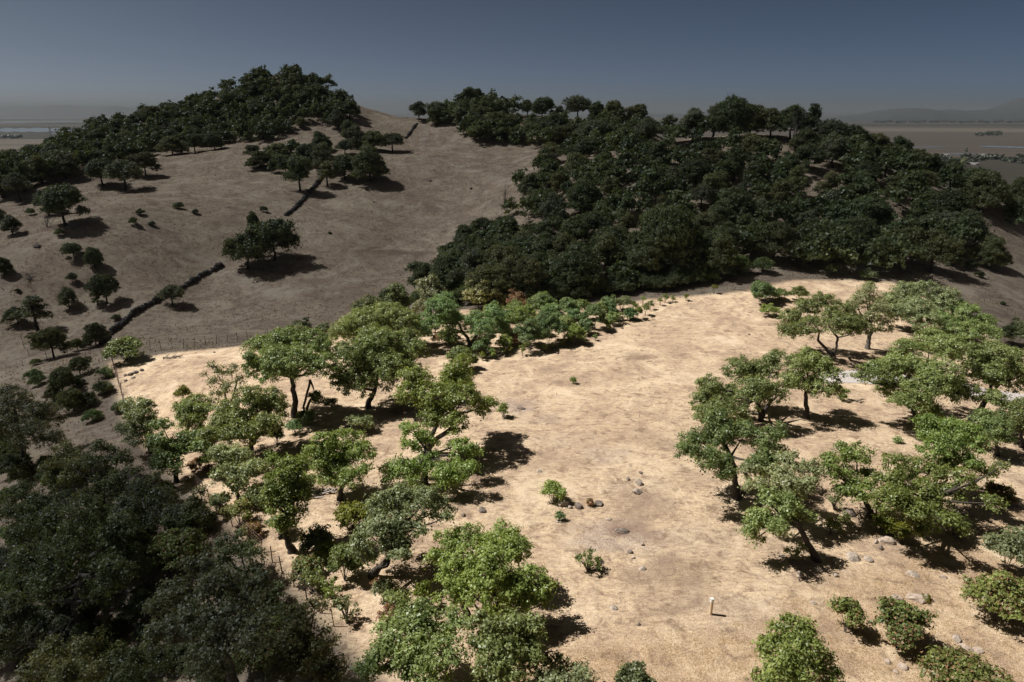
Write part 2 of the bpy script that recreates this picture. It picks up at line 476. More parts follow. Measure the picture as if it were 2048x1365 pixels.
c = mixc(nt, mathn(nt, 'MULTIPLY', attr(nt, 'ash'), ramp(nt, f_fine, [(0.35, 0.2), (0.6, 0.9)])), c, mixc(nt, ramp(nt, f_tiny, [(0.4, 0.0), (0.62, 1.0)]), (0.17, 0.13, 0.12), (0.42, 0.35, 0.32)))
c = mixc(nt, mathn(nt, 'MULTIPLY', attr(nt, 'burn'), ramp(nt, f_fine, [(0.35, 0.35), (0.55, 0.95)])), c, mixc(nt, ramp(nt, f_tiny, [(0.4, 0.0), (0.62, 1.0)]), (0.06, 0.04, 0.035), (0.2, 0.12, 0.08)))
f_tuft = noise(nt, pos, 0.95, 5, 0.7, 0.5); f_wide = noise(nt, pos, 0.16, 5, 0.65, 0.8)
c = mixc(nt, ramp(nt, f_tuft, [(0.35, 0.75), (0.49, 0.0)]), c, (0.15, 0.10, 0.072))
c = mixc(nt, ramp(nt, f_wide, [(0.32, 0.7), (0.5, 0.0)]), c, (0.22, 0.155, 0.12))
c = mixc(nt, ramp(nt, f_wide, [(0.53, 0.0), (0.66, 0.65)]), c, (0.60, 0.49, 0.36))
spk = ramp(nt, f_tiny, [(0.32, 1.0), (0.43, 0.0)])
flk = ramp(nt, f_tiny, [(0.58, 0.0), (0.68, 0.55)])
c = mixc(nt, flk, c, (0.68, 0.57, 0.42))
c = mixc(nt, mathn(nt, 'MULTIPLY', spk, 0.75), c, (0.12, 0.075, 0.045))
# farmland and salt marsh on the plain
mpp = nt.nodes.new('ShaderNodeMapping'); mpp.inputs['Scale'].default_value = (0.00035, 0.0011, 1); nt.links.new(pos, mpp.inputs['Vector'])
vor = nd(nt, 'ShaderNodeTexVoronoi', Scale=1.0, Randomness=0.85); vor.voronoi_dimensions = '2D'; vor.distance = 'CHEBYCHEV'
nt.links.new(mpp.outputs[0], vor.inputs['Vector'])
sep = nt.nodes.new('ShaderNodeSeparateColor'); nt.links.new(vor.outputs['Color'], sep.inputs[0])
fld = ramp(nt, sep.outputs[0], [(0.0, (0.012, 0.016, 0.012)), (0.28, (0.044, 0.036, 0.03)), (0.5, (0.058, 0.047, 0.039)), (0.72, (0.022, 0.022, 0.02)), (0.9, (0.08, 0.068, 0.056))])
mp2 = nt.nodes.new('ShaderNodeMapping'); mp2.inputs['Scale'].default_value = (0.0006, 0.006, 1); nt.links.new(pos, mp2.inputs['Vector'])
fld = mixc(nt, ramp(nt, noise(nt, mp2.outputs[0], 1.0, 5, 0.6), [(0.36, 0.6), (0.5, 0.0), (0.72, 0.4)]), fld, (0.024, 0.023, 0.021))
c = mixc(nt, attr(nt, 'plain'), c, fld)
p = nd(nt, 'ShaderNodeBsdfPrincipled', Roughness=0.95); p.inputs['Specular IOR Level'].default_value = 0.1
nt.links.new(c, p.inputs['Base Color'])
hgt = mathn(nt, 'ADD', mathn(nt, 'MULTIPLY', f_fine, 0.6), mathn(nt, 'ADD', mathn(nt, 'MULTIPLY', f_str, 0.7), mathn(nt, 'MULTIPLY', f_tiny, 0.25)))
b = nd(nt, 'ShaderNodeBump', Strength=0.75, Distance=0.22); nt.links.new(hgt, b.inputs['Height']); nt.links.new(b.outputs[0], p.inputs['Normal'])
nt.links.new(p.outputs[0], out.inputs['Surface'])
M['ground'] = m
link('ground', me, m, kind='structure')

# ------------------------------------------------------------------ far water, far hills
def strip_mesh(name, u0, v0, u1, v1, thick, seed):
    rng = np.random.default_rng(seed)
    n = 26; top, bot = [], []
    for i in range(n):
        t = i / (n - 1); u = u0 + (u1 - u0) * t; v = v0 + (v1 - v0) * t
        e = thick * (0.35 + 0.65 * math.sin(math.pi * min(max(t, .03), .97)) ** .5) * rng.uniform(.6, 1.1)
        for lst, vv in ((top, v - e / 2), (bot, v + e / 2)):
            d = ray(u, vv); q = CAM + d * ((PLAIN_Z + 0.6 - CAM[2]) / d[2]); lst.append(q)
    VV = np.array(top + bot)
    return mesh_np(name, VV, np.array([(n + i, n + i + 1, i + 1, i) for i in range(n - 1)]))
m, nt, out = new_mat('still bay water')
p = nd(nt, 'ShaderNodeBsdfPrincipled', Roughness=0.22); p.inputs['Base Color'].default_value = (0.09, 0.11, 0.13, 1); nt.links.new(p.outputs[0], out.inputs['Surface'])
M['water'] = m
for i, (u0, v0, u1, v1, th) in enumerate(((-160,261,205,260,9),(100,267,215,266,3),(-200,247,170,243,3.5),(-160,238,220,236.5,2.2),(-100,234,260,233,1.2),(1870,309,1950,308,2),(1960,293,2070,296,3.5),(1800,296,1900,294,1.4))):
    link('water', strip_mesh('water', u0, v0, u1, v1, th, i), M['water'], kind='structure')

def hills(name, prof, dist, depth, seed):
    """a range of far hills: heights by picture row at a distance, with real depth"""
    us = np.linspace(prof[0][0], prof[-1][0], 160)
    vs = np.interp(us, [q[0] for q in prof], [q[1] for q in prof])
    X, Hh = [], []
    for u, v in zip(us, vs):
        q = point_y(u, v, dist); X.append(q[0]); Hh.append(q[2] - PLAIN_Z)
    X = np.array(X); Hh = np.maximum(np.array(Hh), 2)
    rows = np.linspace(-1, 1, 25)
    VV = []
    for r in rows:
        y = dist + r * depth
        k = (1 - r * r) ** 0.8
        nz = 1 + 0.12 * vnoise(X / (depth * .3) + r * 3, np.full_like(X, r * 4.0), seed) * (1 - k)
        VV.append(np.stack([X * (y / dist) ** 0.3, np.full_like(X, y), PLAIN_Z - 3 + (Hh + 3) * k * nz], -1))
    VV = np.array(VV); nr, nc = VV.shape[:2]
    ii = np.arange(nr * nc).reshape(nr, nc)
    FF = np.stack([ii[:-1, :-1], ii[:-1, 1:], ii[1:, 1:], ii[1:, :-1]], -1).reshape(-1, 4)
    link(name, mesh_np(name, VV.reshape(-1, 3), FF, smooth=True), M['hill'], kind='structure')
M['hill'] = plain_mat('far scrub hills', (0.010, 0.014, 0.019), (0.018, 0.021, 0.025), 0.002)
hills('far_hills', [(1560,243),(1640,236),(1720,230),(1760,221),(1800,217),(1850,217),(1875,222),(1900,219),(1930,222),(1980,220),(2005,212),(2030,200),(2050,196),(2100,196),(2220,200),(2320,215),(2420,240)], 7200, 500, 3)
hills('far_hills', [(-420,235),(-300,222),(-150,216),(-60,221),(20,222),(60,214),(120,210),(170,213),(230,212),(280,220),(330,226),(420,232),(700,233),(1100,230),(1300,229),(1400,228),(1500,231),(1600,238)], 11000, 900, 8)
# ------------------------------------------------------------------ haze and the added shade slab overhead
hz_top = 166.0
V8 = np.array([(x, y, z) for z in (PLAIN_Z - 4, hz_top) for y in (-2500, 33000) for x in (-29000, 29000)], float)
F8 = np.array([(0,2,3,1),(4,5,7,6),(0,1,5,4),(2,6,7,3),(0,4,6,2),(1,3,7,5)])
m, nt, out = new_mat('pale smoky haze')
pv = nt.nodes.new('ShaderNodeVolumePrincipled')
pv.inputs['Color'].default_value = (0.212, 0.238, 0.262, 1)
pv.inputs['Density'].default_value = 0.00008
pv.inputs['Anisotropy'].default_value = 0.1
nt.links.new(pv.outputs[0], out.inputs['Volume'])
link('haze', mesh_np('haze', V8, F8), m, kind='stuff')

# unseen slab added to shade the surroundings; lot-shaped gap lets the sun through
CZ0, CZ1 = 176.0, 186.0
def gap_ring(z):
    P = np.array([(x, y, float(H(x, y))) for x, y in LOT])
    k = (z - P[:, 2]) / SUN_DIR[2]
    return P[:, :2] + SUN_DIR[None, :2] * k[:, None]
import bmesh
from mathutils.geometry import delaunay_2d_cdt
rng = np.random.default_rng(5)
outer = []
for a in np.linspace(0, 2 * math.pi, 48, endpoint=False):
    q = 1 + 0.06 * math.sin(3 * a) + 0.05 * math.sin(7 * a + 1)
    outer.append((-100 + 600 * q * math.cos(a), 200 + 620 * q * math.sin(a)))
inner0 = gap_ring(CZ0); inner1 = gap_ring(CZ1)
n_o, n_i = len(outer), len(inner0)
verts2 = [Vector(q) for q in outer] + [Vector(tuple(q)) for q in inner0]
edges = [(i, (i + 1) % n_o) for i in range(n_o)] + [(n_o + i, n_o + (i + 1) % n_i) for i in range(n_i)]
v2, _, f2, *_ = delaunay_2d_cdt(verts2, edges, [], 0, 1e-4)
keep = []
for f in f2:
    cxy = sum((v2[i] for i in f), Vector((0, 0))) / len(f)
    if inside(outer, cxy.x, cxy.y)[0] and not inside(inner0, cxy.x, cxy.y)[0]:
        keep.append(tuple(f))
bm = bmesh.new()
shift = Vector((SUN_DIR[0], SUN_DIR[1], SUN_DIR[2])) * ((CZ1 - CZ0) / SUN_DIR[2])
lo = [bm.verts.new((q.x, q.y, CZ0)) for q in v2]
hi = [bm.verts.new((q.x + shift.x, q.y + shift.y, CZ1)) for q in v2]
cnt = {}
for f in keep:
    bm.faces.new([lo[i] for i in reversed(f)]); bm.faces.new([hi[i] for i in f])
    for a, b2 in zip(f, f[1:] + f[:1]): cnt[(a, b2)] = 1
for a, b2 in cnt:
    if (b2, a) not in cnt: bm.faces.new([lo[a], lo[b2], hi[b2], hi[a]])
me = bpy.data.meshes.new('added_shade_slab'); bm.to_mesh(me); bm.free()
m, nt, out = new_mat('half clear shade slab')
tb = nt.nodes.new('ShaderNodeBsdfTransparent'); tb.inputs[0].default_value = (0.875, 0.925, 1.0, 1)
db = nt.nodes.new('ShaderNodeBsdfDiffuse'); db.inputs['Color'].default_value = (0.2, 0.19, 0.19, 1)
mx = nt.nodes.new('ShaderNodeMixShader'); mx.inputs[0].default_value = 0.5
nt.links.new(tb.outputs[0], mx.inputs[1]); nt.links.new(db.outputs[0], mx.inputs[2]); nt.links.new(mx.outputs[0], out.inputs['Surface'])
link('added_shade_slab', me, m, kind='structure')  # added out of view only to dim the land around the lot
# ------------------------------------------------------------------ foliage builders
def leaf_cloud(blobs, rng, L=0.22, W=0.13, cover=1.5, clump=0.34, low=-0.55, flat=0.85):
    """leaf-sized faces in uneven clumps through lobes; blobs = [(x,y,z,r)] -> V, F, tint"""
    C, O, T = [], [], []
    B = np.array(blobs, float)
    for x, y, z, r in B:
        n_leaf = cover * 4 * math.pi * r * r / (L * W * 0.5)
        nc = max(5, int(2.6 * (r / clump) ** 2))
        d = rng.normal(size=(nc, 3)); d /= np.linalg.norm(d, axis=1)[:, None]
        d[:, 2] = np.where(d[:, 2] < low, -d[:, 2], d[:, 2])
        rad = r * np.where(rng.random(nc) < 0.2, rng.uniform(0.15, 0.7, nc), rng.uniform(0.70, 1.12, nc))
        cc = d * rad[:, None]; cc[:, 2] *= flat
        per = np.maximum(3, (n_leaf / nc * rng.uniform(0.35, 1.65, nc))).astype(int)
        k = np.repeat(np.arange(nc), per)
        off = rng.normal(size=(len(k), 3)) * (clump * rng.uniform(0.55, 1.1, nc)[k, None]) * np.array([0.75, 0.75, 0.5])
        off[:, 2] -= 0.10 * (off[:, 0] ** 2 + off[:, 1] ** 2) / clump
        pt = cc[k] + off
        out = pt / (np.linalg.norm(pt, axis=1)[:, None] + 1e-6) * 0.55 + off / clump * 0.35
        C.append(pt + (x, y, z)); O.append(out)
        T.append(np.clip(0.5 + rng.normal(size=nc)[k] * 0.17 + rng.normal(size=len(k)) * 0.2 + rng.normal() * 0.08, 0, 1))
    C = np.vstack(C); O = np.vstack(O); T = np.concatenate(T); n = len(C)
    N = O + np.array([0, 0, 0.45]) + rng.normal(size=(n, 3)) * 0.55
    N /= np.linalg.norm(N, axis=1)[:, None]
    A = np.cross(N, rng.normal(size=(n, 3))); A /= np.linalg.norm(A, axis=1)[:, None] + 1e-9
    Bv = np.cross(N, A)
    s = rng.uniform(0.65, 1.25, n)[:, None]
    A = A * L * 0.5 * s; Bv = Bv * W * 0.5 * s
    A *= 1.18; Bv *= 1.18
    V = np.stack([C - A * .5 - Bv, C - A * .5 + Bv, C + A], 1).reshape(-1, 3)
    return V, np.arange(n * 3).reshape(n, 3), T

def crown_mesh(name, blobs, rng, **kw):
    V, F, T = leaf_cloud(blobs, rng, **kw)
    return mesh_np(name, V, F, {'tint': ('FACE', T)})

def limb_paths(base, forks, blobs, rng, r0):
    """trunk polyline and a limb to every lobe"""
    B = np.array(blobs, float)[:, :3]
    paths = []
    top = np.array(forks[-1], float)
    for b in B:
        f = np.array(forks[int(np.argmin([np.linalg.norm(b - np.array(q)) + max(0, q[2] - b[2] + 0.2) * 2 for q in forks]))], float)
        d = b - f
        mid = f + d * 0.5 + np.array([rng.normal() * .18, rng.normal() * .18, -0.08 * np.linalg.norm(d)]) + np.array([d[0], d[1], 0]) * 0.12
        paths.append((bez(f, mid, f + d * 0.97, 7), np.linalg.norm(d)))
    return paths

def trunk_tube(pts, r0, r1, rng, sides=8):
    pts = np.asarray(pts, float)
    n = 8
    t = np.linspace(0, 1, n); s = np.linspace(0, 1, len(pts))
    P = np.stack([np.interp(t, s, pts[:, k]) for k in range(3)], 1)
    P[1:-1, :2] += rng.normal(size=(n - 2, 2)) * r0 * 0.22
    rad = r0 + (r1 - r0) * t; rad[0] *= 1.55; rad[1] *= 1.08
    P[0, 2] -= 0.25
    return tube(P, rad, sides)

def build_tree(name, loc, blobs, rng, leaf, bark='bark', trunks=None, r0=None, label=None, cat='tree', group=None, L=0.19, W=0.115, cover=1.5, clump=0.30, twigs=1.0, parts=True, low=-0.55):
    """blobs local to loc. trunks: list of polylines (local) each ending in a fork"""
    B = np.array(blobs, float)
    hgt = (B[:, 2] + B[:, 3]).max(); cx, cy = B[:, 0].mean(), B[:, 1].mean()
    zmin = np.percentile(B[:, 2] - 0.4 * B[:, 3], 15)
    if r0 is None: r0 = 0.032 * hgt + 0.035
    if trunks is None:
        zf = max(0.25 * hgt, min(zmin, 0.5 * hgt))
        trunks = [[(0, 0, 0), (cx * .25 + rng.normal() * .1, cy * .2, zf * .5), (cx * .5, cy * .5, zf)]]
    forks = []
    for t in trunks:
        forks.append(t[-1])
        e = np.array(t[-1], float)
        forks.append(tuple(e + (np.array([cx, cy, 0.62 * hgt]) - e) * 0.45))
    t = empty(name, loc, label, cat, group)
    tubes = [trunk_tube(q, r0 * (1 if i == 0 else .75), r0 * .7, rng) for i, q in enumerate(trunks)]
    for i, q in enumerate(trunks):
        tubes.append(tube(bez(q[-1], (np.array(q[-1]) + np.array(forks[2 * i + 1])) / 2 + rng.normal(size=3) * .06, forks[2 * i + 1], 4), [r0 * .7, r0 * .62, r0 * .52, r0 * .42], 7))
    limbs = [(tube(p, np.linspace(r0 * min(.55, .22 + .09 * d), 0.025, len(p)), 6)) for p, d in limb_paths(None, forks, blobs, rng, r0)]
    tw = []
    for x, y, z, r in blobs:
        for _ in range(int(4 * twigs)):
            d = rng.normal(size=3); d /= np.linalg.norm(d); d[2] = abs(d[2]) * .7
            a = np.array([x, y, z]) + d * r * .1
            e = np.array([x, y, z]) + d * r * rng.uniform(.8, 1.1)
            tw.append(tube(bez(a, (a + e) / 2 + rng.normal(size=3) * .12 * r, e, 4), [0.035, .028, .02, .01], 4))
    if parts:
        V, F = merge(tubes)
        tr = link('trunk', mesh_np('trunk', V, F, smooth=True), M[bark], t)
        for l in limbs:
            link('limb', mesh_np('limb', *l, smooth=True), M[bark], tr)
        if tw:
            V, F = merge(tw); link('twigs', mesh_np('twigs', V, F), M[bark if bark != 'bark' else 'bark_grey'], tr, kind='stuff')
    else:
        V, F = merge(tubes + limbs + tw)
        link('trunk', mesh_np('trunk', V, F, smooth=True), M[bark], t)
    link('crown', crown_mesh('crown', blobs, rng, L=L, W=W, cover=cover, clump=clump, low=low), M[leaf], t, kind='stuff')
    return t

def px_tree(base, blobs, leaf, label, trunk=None, seed=0, name='oak_tree', depth=0.55, gscale=1.0, cover=1.25, cat='tree', group=None, bark='bark', r0=None, dist=None, low=-0.55, clump=0.30, twigs=1.0):
    """a tree laid out from its silhouette: base point on the ground, lobes (column,row,radius in picture pixels)
    given their own depth in front of or behind the trunk"""
    rng = np.random.default_rng(1000 + seed)
    g = ground(*base) if dist is None else None
    if g is None:
        g = point_y(base[0], base[1], dist); g[2] = float(H(g[0], g[1]))
    k = ppm(g)
    B = np.array(blobs, float)
    v0, v1 = B[:, 1].min(), B[:, 1].max()
    wm = (B[:, 0].max() - B[:, 0].min() + 2 * B[:, 2].mean()) / k
    out = []
    for i, (u, v, r) in enumerate(B):
        t = (v1 - v) / max(v1 - v0, 1) - 0.5
        dy = wm * depth * (0.85 * t + rng.uniform(-0.3, 0.3))
        p = point_y(u, v, g[1] + dy)
        loc = p - g
        if dy > 0: pass
        hmin = float(H(p[0], p[1])) - g[2] + r / k * 0.3
        loc[2] = max(loc[2], hmin)
        out.append((*loc, r / k * 0.95))
    # a few lobes that only the side or back of the crown shows
    for _ in range(max(2, len(out) // 3)):
        a = out[rng.integers(len(out))]
        c = np.mean([q[:3] for q in out], axis=0)
        out.append((a[0] * .6 + c[0] * .4, c[1] + (1 if rng.random() < .6 else -1) * wm * .3 * rng.uniform(.5, 1), min(a[2], c[2] + .3), a[3] * .9))
    tr = None
    if trunk:
        tr = []
        for path in trunk:
            q = [(0, 0, 0)]
            for (u, v) in path:
                p = point_y(u, v, g[1] + 0.0) - g
                q.append((p[0], rng.uniform(-.15, .15), p[2]))
            tr.append(q)
    return build_tree(name, g, out, rng, leaf, bark, tr, r0, label, cat, group, cover=cover, low=low, clump=clump, twigs=twigs)

def dome_blobs(rng, h, w, n=9, trunk_h=0.3, lean=0.0):
    """crown lobes of a spreading oak of height h, width w"""
    out = []
    R0 = w / 2
    nz = n
    for i in range(nz):
        a = 2.399 * i + rng.uniform(-.4, .4); q = math.sqrt((i + .5) / nz)
        rr = R0 * 0.74 * q * rng.uniform(.65, 1.22)
        r = R0 * rng.uniform(.24, .44) * (1.1 - .25 * q)
        top = h - r * .8
        z = max(top - (h * (1 - trunk_h) * 0.72) * q ** 1.6 * rng.uniform(.6, 1.3) + rng.normal() * .05 * h, r * .75 + .4)
        out.append((rr * math.cos(a) + lean, rr * math.sin(a), z, r))
    for i in range(3):
        out.append((rng.normal() * R0 * .3 + lean, rng.normal() * R0 * .3, h * rng.uniform(.42, .6), R0 * .42))
    return out

def bush_blobs(rng, h, w, n=7):
    out = []
    for i in range(n):
        a = 2.399 * i + rng.uniform(-.5, .5); q = math.sqrt((i + .3) / n)
        r = min(w * .22, h * .36) * rng.uniform(.6, 1.2)
        out.append((w * .5 * .72 * q * math.cos(a), w * .5 * .72 * q * math.sin(a), max(r * .7, (h - r) * (1 - .5 * q * q) * rng.uniform(.75, 1.05)), r))
    for i in range(n):          # sprays poking out of the outline
        b = out[rng.integers(n)]; a = rng.uniform(0, 6.28)
        out.append((b[0] + math.cos(a) * b[3] * .8, b[1] + math.sin(a) * b[3] * .8, b[2] + b[3] * rng.uniform(.1, 1.0), b[3] * rng.uniform(.25, .5)))
    return out

def bush(name, base, wpx, hpx, leaf, label, seed, cat='shrub', group=None, cover=1.2, n=7, L=0.15, W=0.08, clump=0.2, accent=None, stems=6, sparse=False):
    rng = np.random.default_rng(5000 + seed)
    g = ground(*base); k = ppm(g)
    dep = math.atan2(30 - g[2], g[1])
    w = wpx / k; h = max((hpx / k - 0.15 * w * math.sin(dep)) / math.cos(dep), hpx / k * 0.8, 0.2)
    t = empty(name, g, label, cat, group)
    if sparse:
        bl = []
        for i in range(n * 3):
            a = rng.uniform(0, 6.28); q = math.sqrt(rng.random()) * w * .48
            bl.append((q * math.cos(a), q * math.sin(a), h * rng.uniform(.35, 1.0) * (1 - .35 * (q / w * 2) ** 2), max(.1, w * .085 * rng.uniform(.7, 1.4))))
    else:
        bl = bush_blobs(rng, h, w, n)
    link('foliage', crown_mesh('foliage', bl, rng, L=L, W=W, cover=cover, clump=clump, low=-0.2), M[leaf], t, kind='stuff')
    tb = []
    for x, y, z, r in bl[:max(stems, 3)] if not sparse else bl:
        tb.append(tube(bez((rng.normal() * .06, rng.normal() * .06, -.08), (x * .4, y * .4, z * .6), (x, y, z), 5), np.linspace(.03, .012, 5), 4))
    V, F = merge(tb); link('stems', mesh_np('stems', V, F), M['twig' if sparse else 'bark_grey'], t, kind='stuff')
    return t

def bare_twigs(rng, h, w, n=9):
    tb = []
    for i in range(n):
        a = rng.uniform(0, 6.28); q = rng.uniform(.3, 1) * w / 2
        e = np.array([q * math.cos(a), q * math.sin(a), h * rng.uniform(.6, 1)])
        P = bez((0, 0, -.1), e * np.array([.25, .25, .6]) + rng.normal(size=3) * .1 * w, e, 6)
        tb.append(tube(P, np.linspace(.045, .012, 6), 4))
        for j in range(5):
            s = P[rng.integers(2, 6)]
            e2 = s + rng.normal(size=3) * np.array([.22, .22, .18]) * w + np.array([0, 0, .12 * h])
            tb.append(tube(bez(s, (s + e2) / 2 + rng.normal(size=3) * .05 * w, e2, 4), np.linspace(.022, .007, 4), 3))
            for q2 in range(2):
                e3 = e2 + rng.normal(size=3) * .1 * w
                tb.append(tube(np.array([e2, (e2 + e3) / 2 + rng.normal(size=3) * .02 * w, e3]), [.008, .006, .004], 3))
    return merge(tb)

def rock_mesh(rng, w, d, h, sub=2, name='rock'):
    bm = bmesh.new()
    bmesh.ops.create_icosphere(bm, subdivisions=sub, radius=1)
    pl = rng.normal(size=(9, 3)); pl /= np.linalg.norm(pl, axis=1)[:, None]; dd = rng.uniform(.55, .95, 9)
    for v in bm.verts:
        p = np.array(v.co)
        for nrm, q in zip(pl, dd):
            s = p @ nrm - q
            if s > 0: p = p - nrm * s
        p = p * (1 + .06 * rng.normal())
        v.co = (p[0] * w / 2 * 1.15, p[1] * d / 2 * 1.15, (p[2] + .55) * h / 1.5)
    me = bpy.data.meshes.new(name); bm.to_mesh(me); bm.free()
    return me
# ------------------------------------------------------------------ oaks on the lot, one by one
px_tree((590,834), [(525,700,34),(568,688,38),(625,690,36),(518,740,30),(598,728,42),(642,735,32),(560,745,36),(640,700,25),(500,720,18)], 'leaf_mid', 'tall spreading oak with forked dark trunk beside the bare left corner of the lot', [[(589,800),(588,772)]], 1)
px_tree((613,836), [(641,798,13),(626,792,9),(650,806,9)], 'leaf_mid', 'thin bent double-stemmed oak with almost no leaves right of the tall forked oak', [[(614,815),(622,798)],[(606,812),(618,775),(620,760)]], 2, r0=.17)
px_tree((737,817), [(700,720,44),(760,700,48),(810,690,38),(720,768,38),(782,748,44),(690,760,30),(832,700,26),(748,680,38),(738,730,40),(815,735,26)], 'leaf_mid', 'broad round-crowned oak over deep shade at the left centre of the lot', [[(741,800),(750,780)]], 3)
px_tree((735,708), [(730,652,42),(690,668,32),(780,642,42),(812,652,34),(755,640,30),(700,650,25)], 'leaf_mid', 'oak behind the broad round-crowned oak, only its domed top showing', None, 4)
px_tree((940,696), [(880,622,32),(905,648,32),(862,640,24),(965,660,28),(990,632,24),(850,662,20),(890,600,20),(950,640,22)], 'leaf_blue', 'dark crooked oak with curved bare limbs among shrubs at the foot of the wood', [[(938,680),(925,664)],[(950,675),(965,655),(962,640)]], 5, cover=1.2)
px_tree((853,907), [(830,760,33),(910,748,30),(870,798,38),(925,798,38),(962,815,28),(820,792,28),(872,838,33),(905,848,28),(985,805,14),(845,775,30),(900,775,28),(925,725,18)], 'leaf_bright', 'largest bright green oak in the middle of the lot with many stacked lobes', [[(856,890),(866,866)],[(870,880),(905,855)]], 6)
px_tree((850,970), [(820,862,23),(850,880,27),(818,890,18),(800,935,28),(845,940,30),(780,950,23),(932,903,28),(910,945,26),(890,960,24),(938,940,18),(830,968,16),(862,915,18)], 'leaf_bright', 'many-lobed upright oak with visible dark trunk below the largest bright oak', [[(852,940),(855,910)]], 7, r0=.28)
px_tree((680,1000), [(650,890,32),(700,885,32),(722,908,26),(640,922,30),(690,935,38),(660,960,28),(705,958,24),(622,902,14),(728,940,16)], 'leaf_bright', 'bright green round oak above a bleached woodpile', [[(684,980),(690,960)]], 8)
px_tree((585,1103), [(583,940,32),(560,970,33),(570,1010,36),(598,985,28),(572,1048,26),(598,928,20),(545,985,16),(592,1030,18)], 'leaf_bright', 'slender upright oak with bare lower trunk near the wire fence', [[(578,1082),(572,1062)]], 9, depth=.4)
px_tree((500,918), [(500,798,32),(540,800,28),(452,822,28),(510,850,34),(560,822,24),(442,850,26),(480,870,33),(420,872,22),(530,850,24),(470,842,28),(550,850,20)], 'leaf_mid', 'wide oak with long bare dark side limb on the left of the lot', [[(501,895),(503,875)],[(503,885),(530,860),(555,838)]], 10, cover=1.3)
px_tree((455,842), [(425,735,12),(445,745,16),(430,765,14),(468,735,10),(455,775,18),(440,790,18),(480,760,12),(410,750,8)], 'leaf_grey', 'thin half-bare oak with twisted twigs rising over the left corner of the lot', [[(452,800),(448,770)],[(462,805),(475,760)]], 11, cover=.6, r0=.13, twigs=2.5)
px_tree((478,998), [(440,908,24),(470,920,33),(455,950,28),(490,952,30),(512,938,22),(475,975,18)], 'leaf_grey', 'grey-green oak with thin curved trunk just inside the left fence', [[(476,985),(470,960)]], 12, cover=1.3)
px_tree((305,905), [(265,812,24),(285,840,27),(250,862,21),(275,872,24),(300,855,18),(290,815,18)], 'leaf_grey', 'dusky grey oak at the left edge of the lot by the fence corner', None, 13)
px_tree((352,965), [(325,852,19),(320,890,28),(345,910,28),(382,890,26),(328,930,26),(402,900,23),(365,880,22),(350,935,18)], 'leaf_mid', 'low sprawling light green oak on the left edge of the lot', None, 14)
px_tree((372,880), [(370,820,24),(392,810,24),(385,845,26),(410,825,20)], 'leaf_mid', 'small leafy oak between the dusky grey oak and the wide oak', None, 15)
px_tree((743,1153), [(760,1010,28),(800,1000,33),(850,1000,33),(882,1018,24),(770,1050,38),(820,1050,33),(742,1070,28),(725,1108,24),(790,1088,33),(810,1100,22),(715,1090,22),(890,1035,12)], 'leaf_grey', 'leaning grey-green oak with crooked dark trunk near the fence, shading the slope', [[(752,1135),(775,1128)],[(790,1100),(780,1060)]], 16)
px_tree((935,1235), [(900,1090,38),(940,1085,38),(1010,1070,33),(1030,1100,30),(980,1130,44),(1060,1160,36),(1082,1200,24),(1040,1200,33),(920,1140,44),(960,1180,44),(900,1180,33),(872,1110,20),(1000,1228,30),(1095,1170,12)], 'leaf_bright', 'very large oak with a ragged right edge at the bottom middle of the picture', [[(925,1200),(915,1170)]], 17)
px_tree((850,1400), [(830,1232,38),(782,1270,38),(862,1268,44),(910,1250,38),(820,1310,44),(890,1310,44),(762,1310,30),(850,1350,44),(742,1340,30)], 'leaf_mid', 'big dense oak at the bottom edge left of the round shadow', None, 18, dist=29.5)
px_tree((1015,1395), [(970,1262,38),(1020,1250,38),(1058,1262,33),(1050,1300,38),(990,1310,44),(1068,1320,24),(1010,1340,40)], 'leaf_mid', 'dense oak at the bottom edge casting the round shadow to its right', None, 19, dist=29.6)
px_tree((1150,1400), [(1110,1342,26),(1150,1335,22),(1080,1356,24),(1165,1360,24),(1130,1365,22)], 'leaf_grey', 'small grey oak with bare forked twig at the bottom edge below the round shadow', None, 20, cover=.9, twigs=2, dist=29.4)
px_tree((1592,1420), [(1570,1258,26),(1612,1262,28),(1546,1292,28),(1600,1300,38),(1560,1332,33),(1640,1320,30),(1532,1345,24),(1660,1350,20),(1600,1350,33)], 'leaf_bright', 'vivid light green bushy tree cut by the bottom edge below the marker post', None, 21, name='bay_tree', dist=29.0)
px_tree((1474,998), [(1376,905,24),(1400,882,28),(1440,870,33),(1490,870,33),(1530,880,28),(1550,862,20),(1420,920,28),(1450,942,22),(1520,920,24),(1380,880,20),(1432,842,28),(1540,900,26)], 'leaf_mid', 'two-trunked oak standing at the right edge of the open lot clearing', [[(1471,960),(1465,925)],[(1490,980),(1502,962)]], 22, r0=.26)
px_tree((1522,842), [(1420,775,27),(1450,790,28),(1405,802,24),(1480,740,33),(1530,740,33),(1556,722,24),(1510,780,33),(1550,790,26),(1470,820,28),(1582,770,18),(1410,830,28),(1442,820,28)], 'leaf_mid', 'dense wide oak behind the two-trunked oak at the clearing', [[(1520,820),(1512,800)],[(1530,822),(1542,800)]], 23)
px_tree((1613,836), [(1592,730,26),(1632,730,28),(1660,750,24),(1602,765,28),(1640,780,26),(1580,762,20),(1668,780,14),(1615,712,20)], 'leaf_mid', 'small straight-trunked oak with its trunk bare above dappled shade', [[(1612,805),(1612,785)]], 24)
px_tree((1665,713), [(1580,640,24),(1612,620,28),(1650,610,30),(1690,626,26),(1702,650,24),(1572,664,18),(1620,655,26),(1660,640,28),(1725,660,20),(1592,660,20)], 'leaf_mid', 'flat-topped oak on a V-shaped pair of trunks at the back of the lot', [[(1650,695),(1635,680)],[(1674,695),(1675,675)]], 25, r0=.22)
